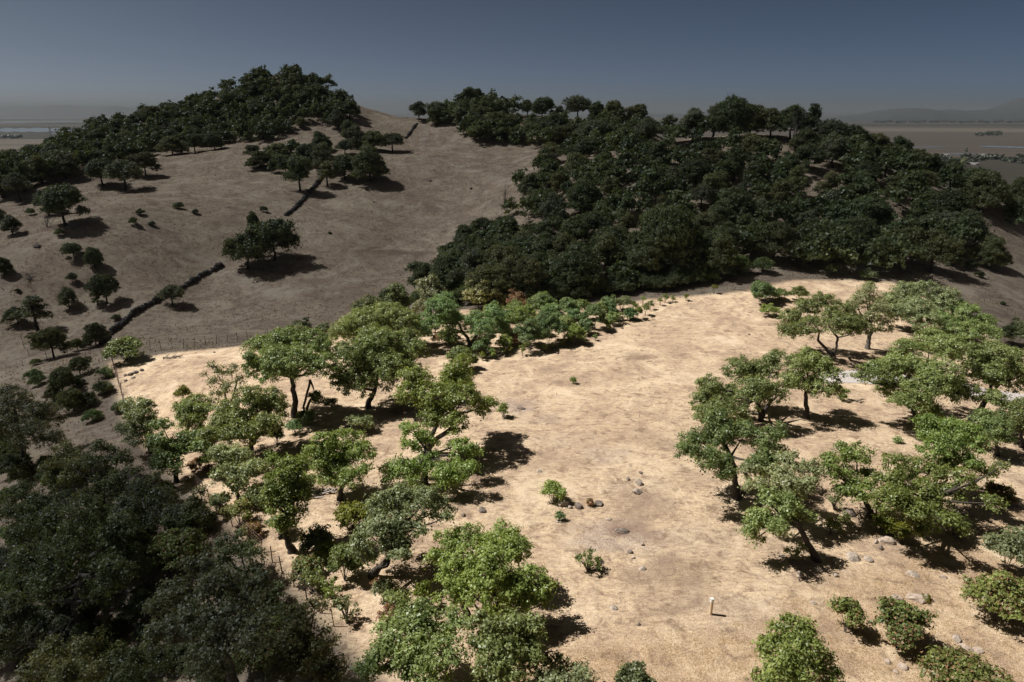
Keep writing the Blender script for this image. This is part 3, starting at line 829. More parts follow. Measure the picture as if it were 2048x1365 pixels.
px_tree((1736,698), [(1730,590,22),(1750,610,22),(1712,610,18),(1745,640,20),(1765,652,20),(1720,645,14),(1738,575,14)], 'leaf_grey', 'pale grey thin-leaved oak behind the flat-topped oak', [[(1738,680),(1742,665)]], 26, cover=.8, bark='bark_grey')
px_tree((1850,678), [(1810,590,30),(1850,588,33),(1890,600,30),(1830,620,33),(1880,625,33),(1906,610,20),(1800,630,26),(1850,646,26),(1786,620,18)], 'leaf_grey', 'large domed grey-green oak at the far right corner of the lot', None, 27)
px_tree((1925,695), [(1880,642,26),(1930,630,30),(1965,650,28),(1950,666,28),(1900,660,26),(1985,668,16)], 'leaf_mid', 'low rounded oak right of the large domed oak by the dark slope', None, 28)
px_tree((1836,846), [(1810,700,28),(1860,690,38),(1900,700,33),(1750,745,28),(1790,740,33),(1722,756,16),(1830,745,38),(1880,750,38),(1780,776,28),(1830,790,33),(1900,780,33),(1860,820,24),(1800,800,18)], 'leaf_mid', 'wide oak on leaning twin trunks beside the grey gravel patch', [[(1828,822),(1805,800)],[(1850,812),(1860,790)]], 29)
px_tree((1945,842), [(1940,712,33),(1990,710,33),(2030,722,33),(1960,750,38),(2010,760,33),(2046,750,28),(1930,790,28),(1990,800,24)], 'leaf_mid', 'tall oak with a thick sloping trunk at the right edge of the picture', [[(1955,820),(1980,790)]], 30, r0=.33)
px_tree((1917,1004), [(1850,852,26),(1890,860,33),(1930,870,33),(1950,890,26),(1870,900,28),(1920,920,28),(1900,885,26),(1945,925,18)], 'leaf_bright', 'yellow-green oak behind the big bushy oak on the right', [[(1916,980),(1914,955)]], 31)
px_tree((1995,912), [(1970,836,20),(1990,860,28),(1962,862,18),(2010,880,20),(2000,840,18)], 'leaf_mid', 'slim oak with a thin straight trunk right of the yellow-green oak', None, 32)
px_tree((2043,896), [(2020,820,20),(2048,815,26),(2042,850,20),(2030,838,18)], 'leaf_mid', 'oak cut by the right edge of the picture with a stout bare trunk', [[(2043,880),(2041,865)]], 33)
px_tree((1742,1036), [(1680,906,26),(1715,910,26),(1666,940,20),(1700,960,28),(1735,950,18),(1690,990,20),(1724,988,20),(1660,920,14)], 'leaf_bright', 'olive-green oak with short curved trunk left of the big bushy oak', [[(1738,1015),(1725,995)]], 34)
px_tree((1838,1068), [(1790,922,20),(1780,960,28),(1830,945,36),(1880,940,30),(1850,990,36),(1790,1000,30),(1900,990,28),(1930,960,26),(1975,945,20),(1820,1030,33),(1870,1020,30),(1900,1050,26),(1762,1000,23),(1840,1050,24),(2008,930,11)], 'leaf_bright', 'big bushy oak with foliage to the ground at the right of the lot', [[(1840,1040),(1850,1010)]], 35)
px_tree((1594,1045), [(1502,942,23),(1540,926,27),(1580,930,30),(1620,945,26),(1560,960,30),(1610,970,23),(1512,975,20),(1590,985,18)], 'leaf_grey', 'blue-green oak just behind the leaning bare-trunked oak', [[(1590,1015),(1592,995)]], 36)
px_tree((1636,1122), [(1540,1000,27),(1570,1010,28),(1520,1035,23),(1550,1045,28),(1500,1060,20),(1600,1030,20),(1515,1076,13),(1618,1035,13)], 'leaf_mid', 'leaning oak with a long bare slanting trunk in front right', [[(1622,1095),(1604,1070),(1598,1045)]], 37, r0=.24, depth=.3)

# ------------------------------------------------------------------ shrubs on the lot
SH = [
 ((1060,702),66,70,'leaf_blue','deep green shrub leftmost of the hedge-like shrubs at the foot of the wood'),
 ((1097,690),70,78,'leaf_blue','tallest rounded shrub in the hedge-like row at the foot of the wood'),
 ((1128,680),60,58,'leaf_mid','lighter green shrub in front of the hedge-like row at the wood foot'),
 ((1188,660),54,56,'leaf_blue','dark bluish shrub at the right end of the hedge-like row'),
 ((1005,690),44,60,'leaf_blue','dark shrub between the crooked oak and the hedge-like row'),
 ((1150,655),44,44,'leaf_blue','small dark shrub half hidden behind the hedge-like row'),
 ((1030,640),50,40,'leaf_mid','faded green shrub behind the left of the hedge-like row'),
 ((1080,640),70,66,'leaf_mid','large pale green shrub at the back of the hedge-like row'),
 ((1215,640),46,44,'leaf_blue','outermost dark shrub right of the hedge-like row near the seedlings'),
 ((965,712),50,40,'leaf_blue','low dark shrub in front of the crooked oak trunks'),
 ((835,690),50,60,'leaf_grey','greyish shrub left of the crooked dark oak'),
 ((1040,672),56,64,'leaf_bright','bright leafy shrub in the middle of the hedge-like row'),
 ((1150,690),50,46,'leaf_bright','yellowish leafy shrub at the front right of the hedge-like row'),
 ((1245,622),40,34,'leaf_dark','dark low shrub under the wood right of the hedge-like row'),
 ((432,942),60,50,'leaf_mid','leafy undergrowth bush below the low sprawling oak'),
 ((548,948),54,52,'leaf_bright','light green bush right of the trunk of the wide oak'),
 ((520,1015),60,46,'leaf_mid','bush in the shade right of the grey-green fence oak'),
 ((395,870),54,50,'leaf_grey','dusty bush left of the wide oak'),
 ((455,868),58,52,'leaf_mid','leafy bush under the left side of the wide oak'),
 ((620,985),44,40,'leaf_grey','low grey bush left of the bleached woodpile'),
 ((660,1120),44,36,'leaf_yellow','yellow-green bush between the slender and the leaning oak'),
 ((790,1225),54,50,'leaf_mid','leafy bush at the upper left of the dense bottom oaks'),
 ((922,742),66,52,'leaf_mid','pale rounded shrub like a dome behind the largest bright oak'),
 ((1522,606),62,52,'leaf_blue','rounded dark green shrub at the back edge of the clearing'),
 ((1560,602),40,30,'leaf_mid','low light shrub right of the rounded shrub at the back edge'),
 ((1595,604),44,34,'leaf_mid','bushy shrub behind the flat-topped oak at the back edge'),
 ((1536,632),44,26,'leaf_bright','low bright shrub left of the flat-topped oak'),
 ((1105,1000),50,40,'leaf_bright','round bright green bush beside the row of boulders'),
 ((1119,1041),15,17,'leaf_blue','tiny dark bush on a flat pale stone below the boulders'),
 ((1147,768),12,15,'leaf_bright','lone tiny bush high in the open clearing'),
 ((1007,835),25,31,'leaf_bright','small upright bush beside the pale ash ring'),
 ((1762,1062),52,36,'leaf_yellow','yellow-green low shrub at the foot of the big bushy oak'),
 ((1800,1080),48,38,'leaf_yellow','bright shrub right under the big bushy oak beside rocks'),
 ((1905,1070),56,44,'leaf_mid','leafy sapling shrub at the right foot of the big bushy oak'),
 ((635,1100),62,46,'leaf_dark','dark purplish shrub right of the slender oak'),
 ((560,1072),54,50,'leaf_mid','pale green shrub left of the slender oak'),
 ((705,1055),72,52,'leaf_yellow','yellowish dry shrub left of the leaning grey-green oak'),
 ((690,1160),64,70,'leaf_mid','tall green shrub below the leaning grey-green oak'),
 ((770,1200),50,44,'leaf_grey','greyish shrub below the shade of the leaning oak'),
 ((1265,1385),78,52,'leaf_dark','dark bush peeping over the bottom edge near the middle'),
 ((1690,1264),68,74,'leaf_toyon','upright dark-green shrub right of the marker post'),
 ((1795,1290),112,88,'leaf_toyon','rounded reddish-tipped shrub between the pale rocks'),
 ((1990,1240),126,100,'leaf_toyon','largest reddish-green shrub at the right edge in front'),
 ((2008,1150),100,96,'leaf_grey','tall open greyish shrub behind the largest reddish shrub'),
 ((1915,1395),170,86,'leaf_toyon','wide reddish shrub cut by the bottom right edge'),
 ((1995,998),78,30,'leaf_rust','low rust-coloured ground-hugging shrub at the right edge'),
 ((615,1150),66,42,'leaf_toyon','reddish-yellow shrub along the wire fence below the slender oak'),
 ((625,1182),50,44,'leaf_mid','light green shrub behind the middle fence posts'),
 ((555,890),40,44,'leaf_yellow','light yellow-green shrub right of the wide oak'),
 ((612,848),38,30,'leaf_blue','dark low shrub at the foot of the tall forked oak'),
 ((590,870),34,34,'leaf_blue','leafy green shrub in front of the tall forked oak'),
 ((725,865),46,42,'leaf_grey','thin shrub below the broad round-crowned oak'),
 ((664,814),24,20,'leaf_dark','small dark shrub left of the broad round-crowned oak'),
 ((366,800),30,28,'leaf_yellow','yellow-tipped shrub alone on the bare left corner'),
 ((372,832),36,32,'leaf_yellow','yellow-green shrub below the lone yellow-tipped shrub'),
 ((480,1050),60,54,'leaf_toyon','patchy green and red shrub beside the lower fence'),
 ((440,1030),50,46,'leaf_grey','dusty grey shrub against the lower fence'),
 ((850,1215),44,52,'leaf_yellow','yellow-green shrub left of the very large oak'),
 ((600,676),60,38,'leaf_dark','dark scrubby bush on the back fence line'),
 ((645,672),40,26,'leaf_dark','small dark bush by the back fence left of the wood'),
 ((548,690),40,30,'leaf_dark','thin dark bush behind the tall forked oak at the fence'),
 ((2025,690),60,52,'leaf_dark','dark bush outside the lot at the right edge'),
]
for i, (b0, w, h, lf, lab) in enumerate(SH):
    big = w > 60
    bush('shrub', b0, w, h, lf, lab, i, n=9 if big else 7, L=.19 if big else .16, W=.115 if big else .095, cover=1.0 if lf == 'leaf_toyon' else 1.3)
SP = [((1175,1140),48,40,'leaf_bright','open see-through green shrub below the ash patch in the clearing'),((665,1196),48,40,'leaf_bright','open leafy shrub behind the lower wire fence'),((695,1245),48,56,'leaf_grey','tall thin see-through shrub by the lowest fence posts'),
      ((1660,1070),40,36,'leaf_bright','low shrub left of the dark mossy rock'),((1590,1120),40,36,'leaf_mid','small sapling left of the leaning trunk base'),((1668,1020),28,44,'leaf_grey','straw-pale thin plant above the dark mossy rock'),((1680,800),34,24,'leaf_bright','small shrub by the fallen log'),
      ((1795,886),14,12,'leaf_mid','tiny plant alone in the shaded patch on the right'),((1690,1050),26,22,'leaf_bright','small bright plant right of the dark mossy rock')]
for i, (b0, w, h, lf, lab) in enumerate(SP):
    bush('shrub', b0, w, h, lf, lab, 100 + i, sparse=True, cover=.9, n=7, L=.16, W=.1, clump=.14)
RD = [((755,1178),22,20,'small scarlet poison-oak clump at the foot of the leaning oak'),((885,690),44,30,'reddish shrub between the pale dome shrub and the crooked oak'),((1025,690),36,28,'red-leaved patch left of the hedge-like shrubs'),((1035,620),50,40,'dusty red shrub behind the hedge-like row'),
      ((1128,660),26,36,'red sprig among the hedge-like shrubs'),((400,940),60,26,'red ground cover under the low sprawling oak'),((780,1240),40,34,'red and yellow clump left of the very large oak'),((1180,1012),14,14,'small reddish tuft between two boulders'),((505,1075),50,34,'rose-red clump behind the lower fence')]
for i, (b0, w, h, lab) in enumerate(RD):
    bush('poison_oak', b0, w, h, 'leaf_red', lab, 200 + i, n=6, L=.13, W=.09, clump=.16)
# small plants sprinkled along the foot of the wood
rng = np.random.default_rng(17)
for i, (u, v, s) in enumerate([(965,722,16),(985,718,18),(1005,712,16),(1020,708,14),(1045,712,20),(960,708,14),(1055,698,12),(1090,706,16),(1105,700,14),(1120,694,18),(1140,690,14),(1190,682,12),(1215,664,18),(1240,648,20),(1255,640,18),(1275,638,26),(1290,632,24),(1300,620,16),(1265,622,20),(1320,612,14),(1345,605,12),(1372,602,12),(1240,618,16),(1285,608,14),(1428,588,18),(1330,606,16),(975,700,18),(940,722,14),(1205,645,22),(1225,632,18)]):
    lf = ('leaf_yellow', 'leaf_bright', 'leaf_mid')[i % 3]
    bush('seedling', (u, v), s, s * 1.25, lf, 'small green seedling bush on the grass edge below the wood', 300 + i, cat='shrub', group='seedling bushes along the foot of the wood', n=4, L=.15, W=.09, clump=.14, stems=3)

rng = np.random.default_rng(44)
for i, (u, v, w, h) in enumerate([(870,668,46,44),(900,690,44,40),(950,672,46,50),(985,660,50,56),(1018,668,44,50),(1050,655,50,54),(1075,672,44,46),(1105,655,52,56),(1135,640,46,48),(1165,640,44,44),(1200,640,40,40),(1170,668,40,36),(1060,690,44,36),(1010,700,40,34),(1225,650,34,28),(1215,625,40,34),(1260,640,34,28),(985,640,50,44),(1090,632,50,44)]):
    bush('shrub', (u, v), w, h, ('leaf_blue', 'leaf_bright', 'leaf_mid', 'leaf_blue')[i % 4], 'bright green shrub in the thick band of brush below the wood', 500 + i, group='shrubs of the brush band below the wood', n=8, L=.2, W=.12, cover=1.2)
# ------------------------------------------------------------------ oaks on the hills: one of each build, then copies
rng = np.random.default_rng(77)
PROTO = []
for i in range(14):
    r = np.random.default_rng(300 + i)
    h = 7.5; w = r.uniform(7.5, 10.8) if i < 9 else r.uniform(4.8, 6.4)
    bl = dome_blobs(r, h, w, n=(17, 12, 20)[i % 3] if i < 9 else 11, trunk_h=(.24, .3, .12)[i % 3])
    t = build_tree('oak_tree', (0, 0, 0), bl, r, ('leaf_dark', 'leaf_olive', 'leaf_dark', 'leaf_dusk')[i % 4], 'bark', cat='tree', L=.27, W=.17, cover=(1.3, 1.05, 1.4)[i % 3], clump=.36, twigs=.6, parts=False, low=-.35)
    PROTO.append([t, h, w, False])
for i in range(4):
    r = np.random.default_rng(500 + i)
    h = 4.0; w = r.uniform(4.6, 5.6)
    t = build_tree('scrub_oak', (0, 0, 0), bush_blobs(r, h, w, 9), r, ('leaf_dark', 'leaf_dark', 'leaf_mid', 'leaf_toyon')[i], 'bark', cat='shrub', L=.24, W=.15, cover=1.4, clump=.34, twigs=1.2, parts=False, low=-.3)
    PROTO.append([t, h, w, False])
def place(g, h, label, group=None, kinds=range(14), wide=1.0, squash=1.0):
    i = int(rng.choice(list(kinds)))
    t, h0, w0, used = PROTO[i]
    s = h / h0
    sc = (s * wide * rng.uniform(.92, 1.1), s * wide * rng.uniform(.92, 1.1), s)
    loc = (g[0], g[1], g[2] - .12)
    if not used:
        PROTO[i][3] = True
        t.location = loc; t.rotation_euler = (0, 0, rng.uniform(0, 6.28)); t.scale = sc
        tag(t, label, None, group); return t
    o = copy_tree(t, loc, rng.uniform(0, 6.28), sc, label, group)
    if group is None and 'group' in o: del o['group']
    return o
def place_px(u, v, hpx, wpx, label, group=None, small=False, dist=None):
    g = ground(u, v) if dist is None else point_y(u, v, dist)
    k = ppm(g); dep = math.atan2(30 - g[2], g[1])
    w = wpx / k; h = max((hpx / k - .2 * w * math.sin(dep)) / max(math.cos(dep), .3), hpx / k * .75)
    kinds = range(14, 17) if small else (range(9) if wpx > hpx * .85 else range(9, 14))
    i0 = w / (PROTO[list(kinds)[0]][2] * h / PROTO[list(kinds)[0]][1])
    return place(g, h, label, group, kinds, wide=float(np.clip(i0, .75, 1.6)))

# trees scattered over the left meadow, each told apart
for u, v, h, w, lab in [
 (205,372,58,72,'oak leftmost of the dark clump on the rim of the left meadow'),(252,382,66,92,'largest oak of the dark clump on the rim of the left meadow'),(292,352,52,62,'oak at the right end of the dark clump on the meadow rim'),
 (130,452,88,104,'big spreading oak with a strong shadow at the upper left of the meadow'),(98,432,58,46,'small oak tucked against the left of the big spreading meadow oak'),
 (40,402,60,66,'bushy oak near the left edge under the wooded flank'),(6,395,84,70,'dark oak cut by the left edge under the wooded flank'),(26,470,40,52,'pale-leaved oak near the left edge below the big spreading oak'),(3,455,40,40,'oak half cut by the left edge of the meadow'),
 (148,514,32,44,'left half of the small pair of oaks in the left meadow'),(190,535,42,36,'right half of the small pair of oaks in the left meadow'),(12,550,36,34,'small oak at the left edge beside a fallen branch'),
 (215,606,64,66,'round oak left of the dry stone wall with shadow reaching the wall'),(196,612,28,22,'sapling oak at the left foot of the round oak by the wall'),(140,617,44,46,'oak left of the round oak by the stone wall'),
 (75,662,78,62,'taller oak of the pair near the left edge below the meadow'),(36,648,40,46,'lower oak of the pair near the left edge below the meadow'),(108,716,72,78,'oak casting a long shade left of the fence corner'),
 (193,692,52,52,'thin open oak at the lower end of the stone wall'),(156,702,30,30,'small bush oak beside a wooden fence post'),(252,721,56,78,'rounded oak at the outer corner of the lot fence'),
 (345,610,46,58,'oak leaning over the middle of the stone wall'),(145,566,24,26,'little round oak in the middle of the left meadow slope'),
 (128,790,60,62,'oak on the shaded slope left of the fence, upper one'),(148,822,52,56,'oak on the shaded slope left of the fence, lower one with bare limb'),(160,750,42,44,'dark oak above the bare-limbed oak on the shaded slope'),
 (495,538,84,92,'front oak of the dark pair at the upper end of the lower stone wall'),(548,522,96,96,'larger back oak of the dark pair at the stone wall'),(508,456,32,28,'little oak just behind the dark pair at the stone wall'),
 (690,360,54,68,'left oak of the shady clump below the saddle meadow'),(742,364,68,84,'right oak of the shady clump with a broad shadow below the saddle'),(655,372,50,40,'oak over the top end of the upper stone wall'),
 (600,382,72,74,'oak left of the upper stone wall end'),(572,352,44,60,'oak above the oak left of the wall end'),(520,336,36,56,'leftmost oak of the belt across the top of the meadow'),(505,318,30,44,'oak at the left start of the belt, higher up'),(645,345,56,56,'oak in the belt just above the stone wall top'),
 (560,322,38,54,'middle oak of the belt across the meadow top'),(616,330,44,56,'oak in the belt right of its middle'),(640,302,36,44,'oak in the gap above the belt'),
 (785,304,40,62,'rounded oak standing out at the right tip of the flat grove'),(748,300,40,60,'oak in the middle of the flat grove below the saddle'),(712,296,42,54,'oak at the left of the flat grove below the saddle'),(690,312,34,44,'oak at the lower left of the flat grove'),
 (700,290,50,46,'oak on the slope between summit wood and flat grove'),(700,240,38,50,'oak on the right skirt of the summit wood'),(675,258,36,44,'oak on the bare spur under the summit wood'),
 (762,222,36,54,'wide oak on the skyline in the saddle'),(712,195,24,34,'small oak alone on the skyline right of the summit'),(838,241,38,50,'oak on the skyline at the top of the far stone wall'),(795,222,9,16,'tiny bush on the skyline in the saddle'),(735,205,10,14,'tiny bush on the skyline slope right of the summit'),
 (430,300,36,44,'oak at the edge of the grass below the summit wood'),(390,306,40,50,'oak left of the grass tongue below the summit wood'),(345,310,40,48,'oak at the corner of the summit wood above the meadow clump')]:
    place_px(u, v, h, w, lab, small=('dark pair' in lab and h > 50) or 'outer corner' in lab or 'lower oak' in lab)
for u, v, s, lab in [(282,430,14,'dark tiny bush leftmost of the scatter on the left meadow'),(268,450,18,'larger tiny bush at the bottom of the meadow scatter'),(304,452,11,'tiny bush right of the bottom of the meadow scatter'),(357,418,15,'tiny bush uppermost of the meadow scatter'),(390,428,11,'faint tiny bush at the right of the meadow scatter'),
                     (528,424,14,'tiny bush by the little oak at the stone wall'),(660,468,6,'dark dot of a bush alone on the valley meadow'),(36,585,10,'tiny dark bush near the left edge of the meadow'),(120,472,16,'dry small bush below the big spreading oak'),(62,430,16,'small bush right of the pale-leaved oak'),(232,640,14,'small yellow bush by the round oak'),
                     (1735,560,26,'small bush on the bank behind the domed oak'),(1958,555,16,'small dark bush lower on the open right slope'),(1940,540,22,'small bush higher on the open right slope'),(2006,610,9,'tiny dark bush on the open right slope')]:
    place_px(u, v, s, s * 1.15, lab, small=True)

def scatter(poly, n, dmin, hr, label, group, kinds=range(14), box=None, avoid=(), wide=(0.95, 1.15), tries=9000, exist=None):
    """throw places on the ground inside an outline, keeping a distance between trunks"""
    poly = np.array(poly, float); pts = [] if exist is None else exist
    out = []
    us = rng.uniform(poly[:, 0].min(), poly[:, 0].max(), tries); vs = rng.uniform(poly[:, 1].min(), poly[:, 1].max(), tries)
    ok = inside(poly, us, vs)
    for a in avoid: ok &= ~inside(a, us, vs)
    for u, v in zip(us[ok], vs[ok]):
        if len(out) >= n: break
        g = ground(u, v)
        if inside(LOT, g[0], g[1])[0] and project(g)[1][0] > 500 and kinds != range(14, 18): 
            if project(g)[1][0] > 560: continue
        if kinds != range(14, 18) and inside(LOT, g[0] + np.array([-2, 3, 7, -2, 3, 7]), g[1] + np.array([0, 0, 0, -4, -4, -4])).any(): continue
        if any((g[0] - q[0]) ** 2 + (g[1] - q[1]) ** 2 < dmin * dmin for q in pts): continue
        pts.append(g); out.append(g)
    for g in out:
        place(g, rng.uniform(*hr), label, group, kinds, wide=rng.uniform(*wide))
    return out
TOT = {}
def run(name, *a, **k): TOT[name] = len(scatter(*a, **k))
hill_label = 'dark oak in the thick wood covering the pointed left hill'
g1 = [(70,335),(110,295),(190,262),(300,226),(420,188),(500,160),(560,146),(640,160),(690,200),(712,236),(660,246),(600,258),(540,285),(480,288),(420,292),(330,296),(300,318),(230,335),(150,345)]
exh = []
run('left hill', g1, 46, 4.2, (4.6, 7.2), hill_label, 'oaks of the wood on the pointed left hill', exist=exh)
run('left flank', [(0,392),(0,345),(70,330),(150,340),(175,350),(100,365),(50,385)], 12, 5.5, (6, 8.5), 'dark oak on the low wooded flank at the far left', 'oaks on the low wooded flank at the left')
exm = []
run('second hill', [(868,250),(878,222),(930,206),(990,206),(1020,228),(1000,245),(1060,265),(1140,272),(1240,292),(1255,300),(1150,298),(1050,285),(940,278),(925,262)], 28, 5.0, (7.2, 10), 'dark oak in the belt of wood on the low middle hill', 'oaks of the wood on the middle hill', exist=exm)
for u, v, h, w, lab in [(1084,242,48,54,'oak on the skyline left of the twin oaks on the middle hill'),(1118,250,34,40,'left of the twin skyline oaks on the middle hill'),(1155,244,54,70,'right of the twin skyline oaks on the middle hill'),(1192,246,40,42,'oak on the skyline at the right of the bare knob on the middle hill'),(1226,258,58,66,'tallest oak at the right end of the middle hill skyline'),(1272,258,52,66,'last oak at the right end of the middle hill skyline'),(1055,232,34,44,'oak on the skyline above the bare patch of the middle hill'),(1205,275,40,60,'round oak below the right end of the middle hill skyline'),(1250,300,50,60,'oak between the middle hill and the near wood')]:
    place_px(u, v, h, w, lab)
clear = [[(1560,318),(1640,308),(1690,320),(1660,332),(1560,330)],[(1650,350),(1685,345),(1690,375),(1670,390)],[(1860,370),(1960,430),(2048,470),(2048,540),(1980,500),(1880,430),(1840,390)],[(1900,520),(2048,480),(2048,640),(1960,640),(1900,560)],[(1540,480),(1610,470),(1620,500),(1550,520)],[(1450,540),(1600,520),(1600,565),(1450,575)]]
poly_r = [(820,598),(850,545),(900,515),(960,470),(1010,425),(1055,370),(1075,330),(1200,312),(1330,285),(1450,288),(1600,296),(1700,318),(1790,340),(1870,370),(1930,400),(2048,425),(2048,500),(1930,530),(1860,545),(1740,555),(1560,555),(1450,565),(1300,588),(1100,600),(950,612)]
ex = []
run('near wood front', [(840,600),(900,560),(1000,540),(1250,535),(1400,520),(1500,505),(1620,510),(1760,515),(1860,520),(1880,540),(1740,556),(1560,556),(1450,566),(1300,588),(1100,606),(950,612)], 26, 5.4, (7.0, 9.5), 'dark oak along the front edge of the wood behind the clearing', 'oaks along the front edge of the wood', avoid=clear[5:], exist=ex)
for u, v, hp in ((1335,290,62),(1385,285,66),(1425,281,74),(1462,278,84),(1500,275,70),(1540,276,66),(1578,281,74),(1618,288,80),(1660,298,64),(1700,309,58),(1745,322,60),(1795,338,62),(1770,352,60),(1828,356,64),(1862,368,66),(1898,382,70),(1935,396,66),(1965,404,62),(1850,395,60)):
    g = ground(u, v); ex.append(g)
    place(g, hp / ppm(g) * .95, 'dark oak on the skyline crest of the wood behind the lot', 'oaks on the crest of the wood', range(14), wide=rng.uniform(.85, 1.1))
run('near wood', poly_r, 64, 5.2, (5.6, 8.4), 'dark oak inside the wood on the hill behind the lot', 'oaks of the wood behind the lot', avoid=clear, exist=ex)
for u, v, h, w, lab in [(1335,550,150,150,'many-trunked oak with bare spreading limbs at the front of the wood'),(1715,480,92,110,'round dense oak at the front right of the wood'),(1860,545,96,110,'oak at the right front corner of the wood on the slope'),(1975,535,70,70,'oak on the open right slope above the long shadow'),(1930,500,84,84,'oak on the slope right of the wood, upper one'),(1960,420,84,100,'big dense oak on the right shoulder by the plain'),(2030,430,80,70,'oak with bare limbs at the right edge on the shoulder'),
 (745,655,70,80,'dark oak at the wood tip beside the left meadow'),(705,668,44,46,'small dark oak at the very tip of the wood'),(790,640,80,80,'dark oak second from the wood tip by the meadow'),(860,640,90,90,'dark oak behind the crooked oak at the wood tip')]:
    place_px(u, v, h, w, lab)
run('wood understorey', [(840,615),(1000,590),(1250,575),(1450,545),(1600,545),(1780,550),(1780,562),(1560,566),(1450,572),(1290,597),(1000,618)], 56, 2.2, (2.0, 4.0), 'dark scrub bush along the shady hem of the wood', 'scrub bushes along the hem of the wood', kinds=range(14, 17))

# ------------------------------------------------------------------ dark scrub oaks on the slope below the fence
DK = [
 ((160,1262),[(100,1050,50),(170,1030,55),(240,1080,50),(60,1120,45),(140,1110,60),(220,1150,50),(90,1190,45),(270,1130,40),(40,1070,35),(190,1200,40)],'large dark oak with thick black trunk at the lower left',[[(155,1200),(165,1150)],[(130,1235),(90,1200)]]),
 ((470,1385),[(400,1140,42),(350,1190,45),(430,1170,48),(380,1250,52),(450,1240,50),(500,1200,38),(330,1270,42),(420,1310,50),(500,1290,42),(530,1240,30),(310,1220,30)],'broad dark oak at the bottom left of centre',None),
 ((620,1400),[(600,1235,38),(570,1280,38),(640,1290,40),(600,1330,42),(660,1340,36),(560,1340,30),(630,1215,24)],'dark oak on the shaded side right below the fence posts',None),
 ((500,1200),[(470,1080,28),(500,1110,34),(450,1120,30),(520,1150,32),(480,1160,34),(550,1190,26),(440,1090,20)],'dark leafy scrub oak against the outside of the wire fence',None),
 ((50,935),[(30,810,40),(75,830,40),(10,850,40),(60,870,42),(100,880,30),(20,790,28),(-20,830,40)],'dark rounded oak at the left edge above the scrub slope',None),
 ((130,985),[(130,905,30),(160,930,34),(110,940,32),(185,950,26),(145,960,28)],'dark oak right below the rounded oak at the left edge',None),
 ((220,1010),[(200,900,26),(235,920,30),(185,930,26),(260,950,26),(215,960,30),(240,980,22)],'twiggy dark oak on the upper scrub slope',None),
 ((310,1070),[(280,980,30),(320,1000,34),(250,1010,28),(340,1030,26),(295,1040,30)],'dark oak in the middle of the scrub slope beside bare ground',None),
 ((410,1055),[(400,985,18),(385,1010,20),(405,1030,18)],'narrow dark oak just outside the fence',None),
 ((60,1085),[(40,990,34),(80,1010,34),(20,1030,30),(100,1040,26),(60,1050,28)],'dark oak at the left edge of the scrub slope',None),
 ((30,1335),[(10,1210,38),(50,1230,34),(0,1270,36),(60,1280,30),(30,1310,30)],'dark oak at the left edge low in the picture',None),
 ((130,1420),[(100,1310,38),(150,1320,36),(60,1350,34),(190,1350,32),(130,1355,40)],'dull green oak cut by the bottom edge at the left',None),
 ((255,1410),[(230,1330,32),(280,1325,30),(310,1355,28),(250,1360,34)],'olive scrub oak at the bottom edge left of the broad dark oak',None),
]
for i, (b0, bl, lab, tr) in enumerate(DK):
    bl = [(u, v, r * .86) for u, v, r in bl]
    kw = dict(dist=30.5) if b0[1] > 1370 else {}
    px_tree(b0, bl, ('leaf_dark', 'leaf_dusk', 'leaf_olive')[i % 3], lab, tr, 60 + i, cover=.85, twigs=3.5, bark='bark_grey', **kw)
lower = [(0,880),(80,930),(200,960),(290,985),(340,1020),(400,1090),(470,1190),(560,1260),(640,1330),(660,1364),(0,1364)]
run('lower scrub', lower, 64, 2.0, (1.3, 2.8), 'dark scrub bush among the dusky oaks at the lower left', 'scrub bushes on the shaded slope at the lower left', kinds=range(14, 18))
run('slope scrub', [(60,700),(200,720),(235,790),(260,850),(200,850),(100,800),(40,760)], 10, 3.0, (1.2, 2.2), 'small scrub bush on the dusky slope left of the fence corner', 'scrub bushes left of the fence corner', kinds=range(14, 18))
for i, (u, v, w, h, lab) in enumerate([(205,985,90,110,'grey bare-twigged dead bush on the upper scrub slope'),(300,1010,110,90,'wide dead bush of grey twigs in the middle of the scrub slope'),(260,1110,100,70,'bare grey dead bush beside the large dark oak'),(100,1330,110,100,'grey dead bush at the lower left corner'),(500,1330,90,60,'dead twiggy bush on bare soil at the bottom'),(350,1080,80,80,'brown dead bush near the narrow dark oak'),(95,455,60,40,'grey dead bush under the big spreading meadow oak'),(150,1050,90,80,'bare dead bush above the large dark oak'),(45,1160,90,90,'grey dead bush by the left edge'),(270,1230,90,70,'dead bush right of the black trunk'),(60,562,44,18,'fallen grey branch near the left edge of the meadow')]):
    g = ground(u, v); k = ppm(g); r = np.random.default_rng(900 + i)
    t = empty('dead_bush', g, lab, 'dead bush')
    V, F = bare_twigs(r, h / k * .95, w / k, 11); link('twigs', mesh_np('twigs', V, F), M['twig'], t, kind='stuff')
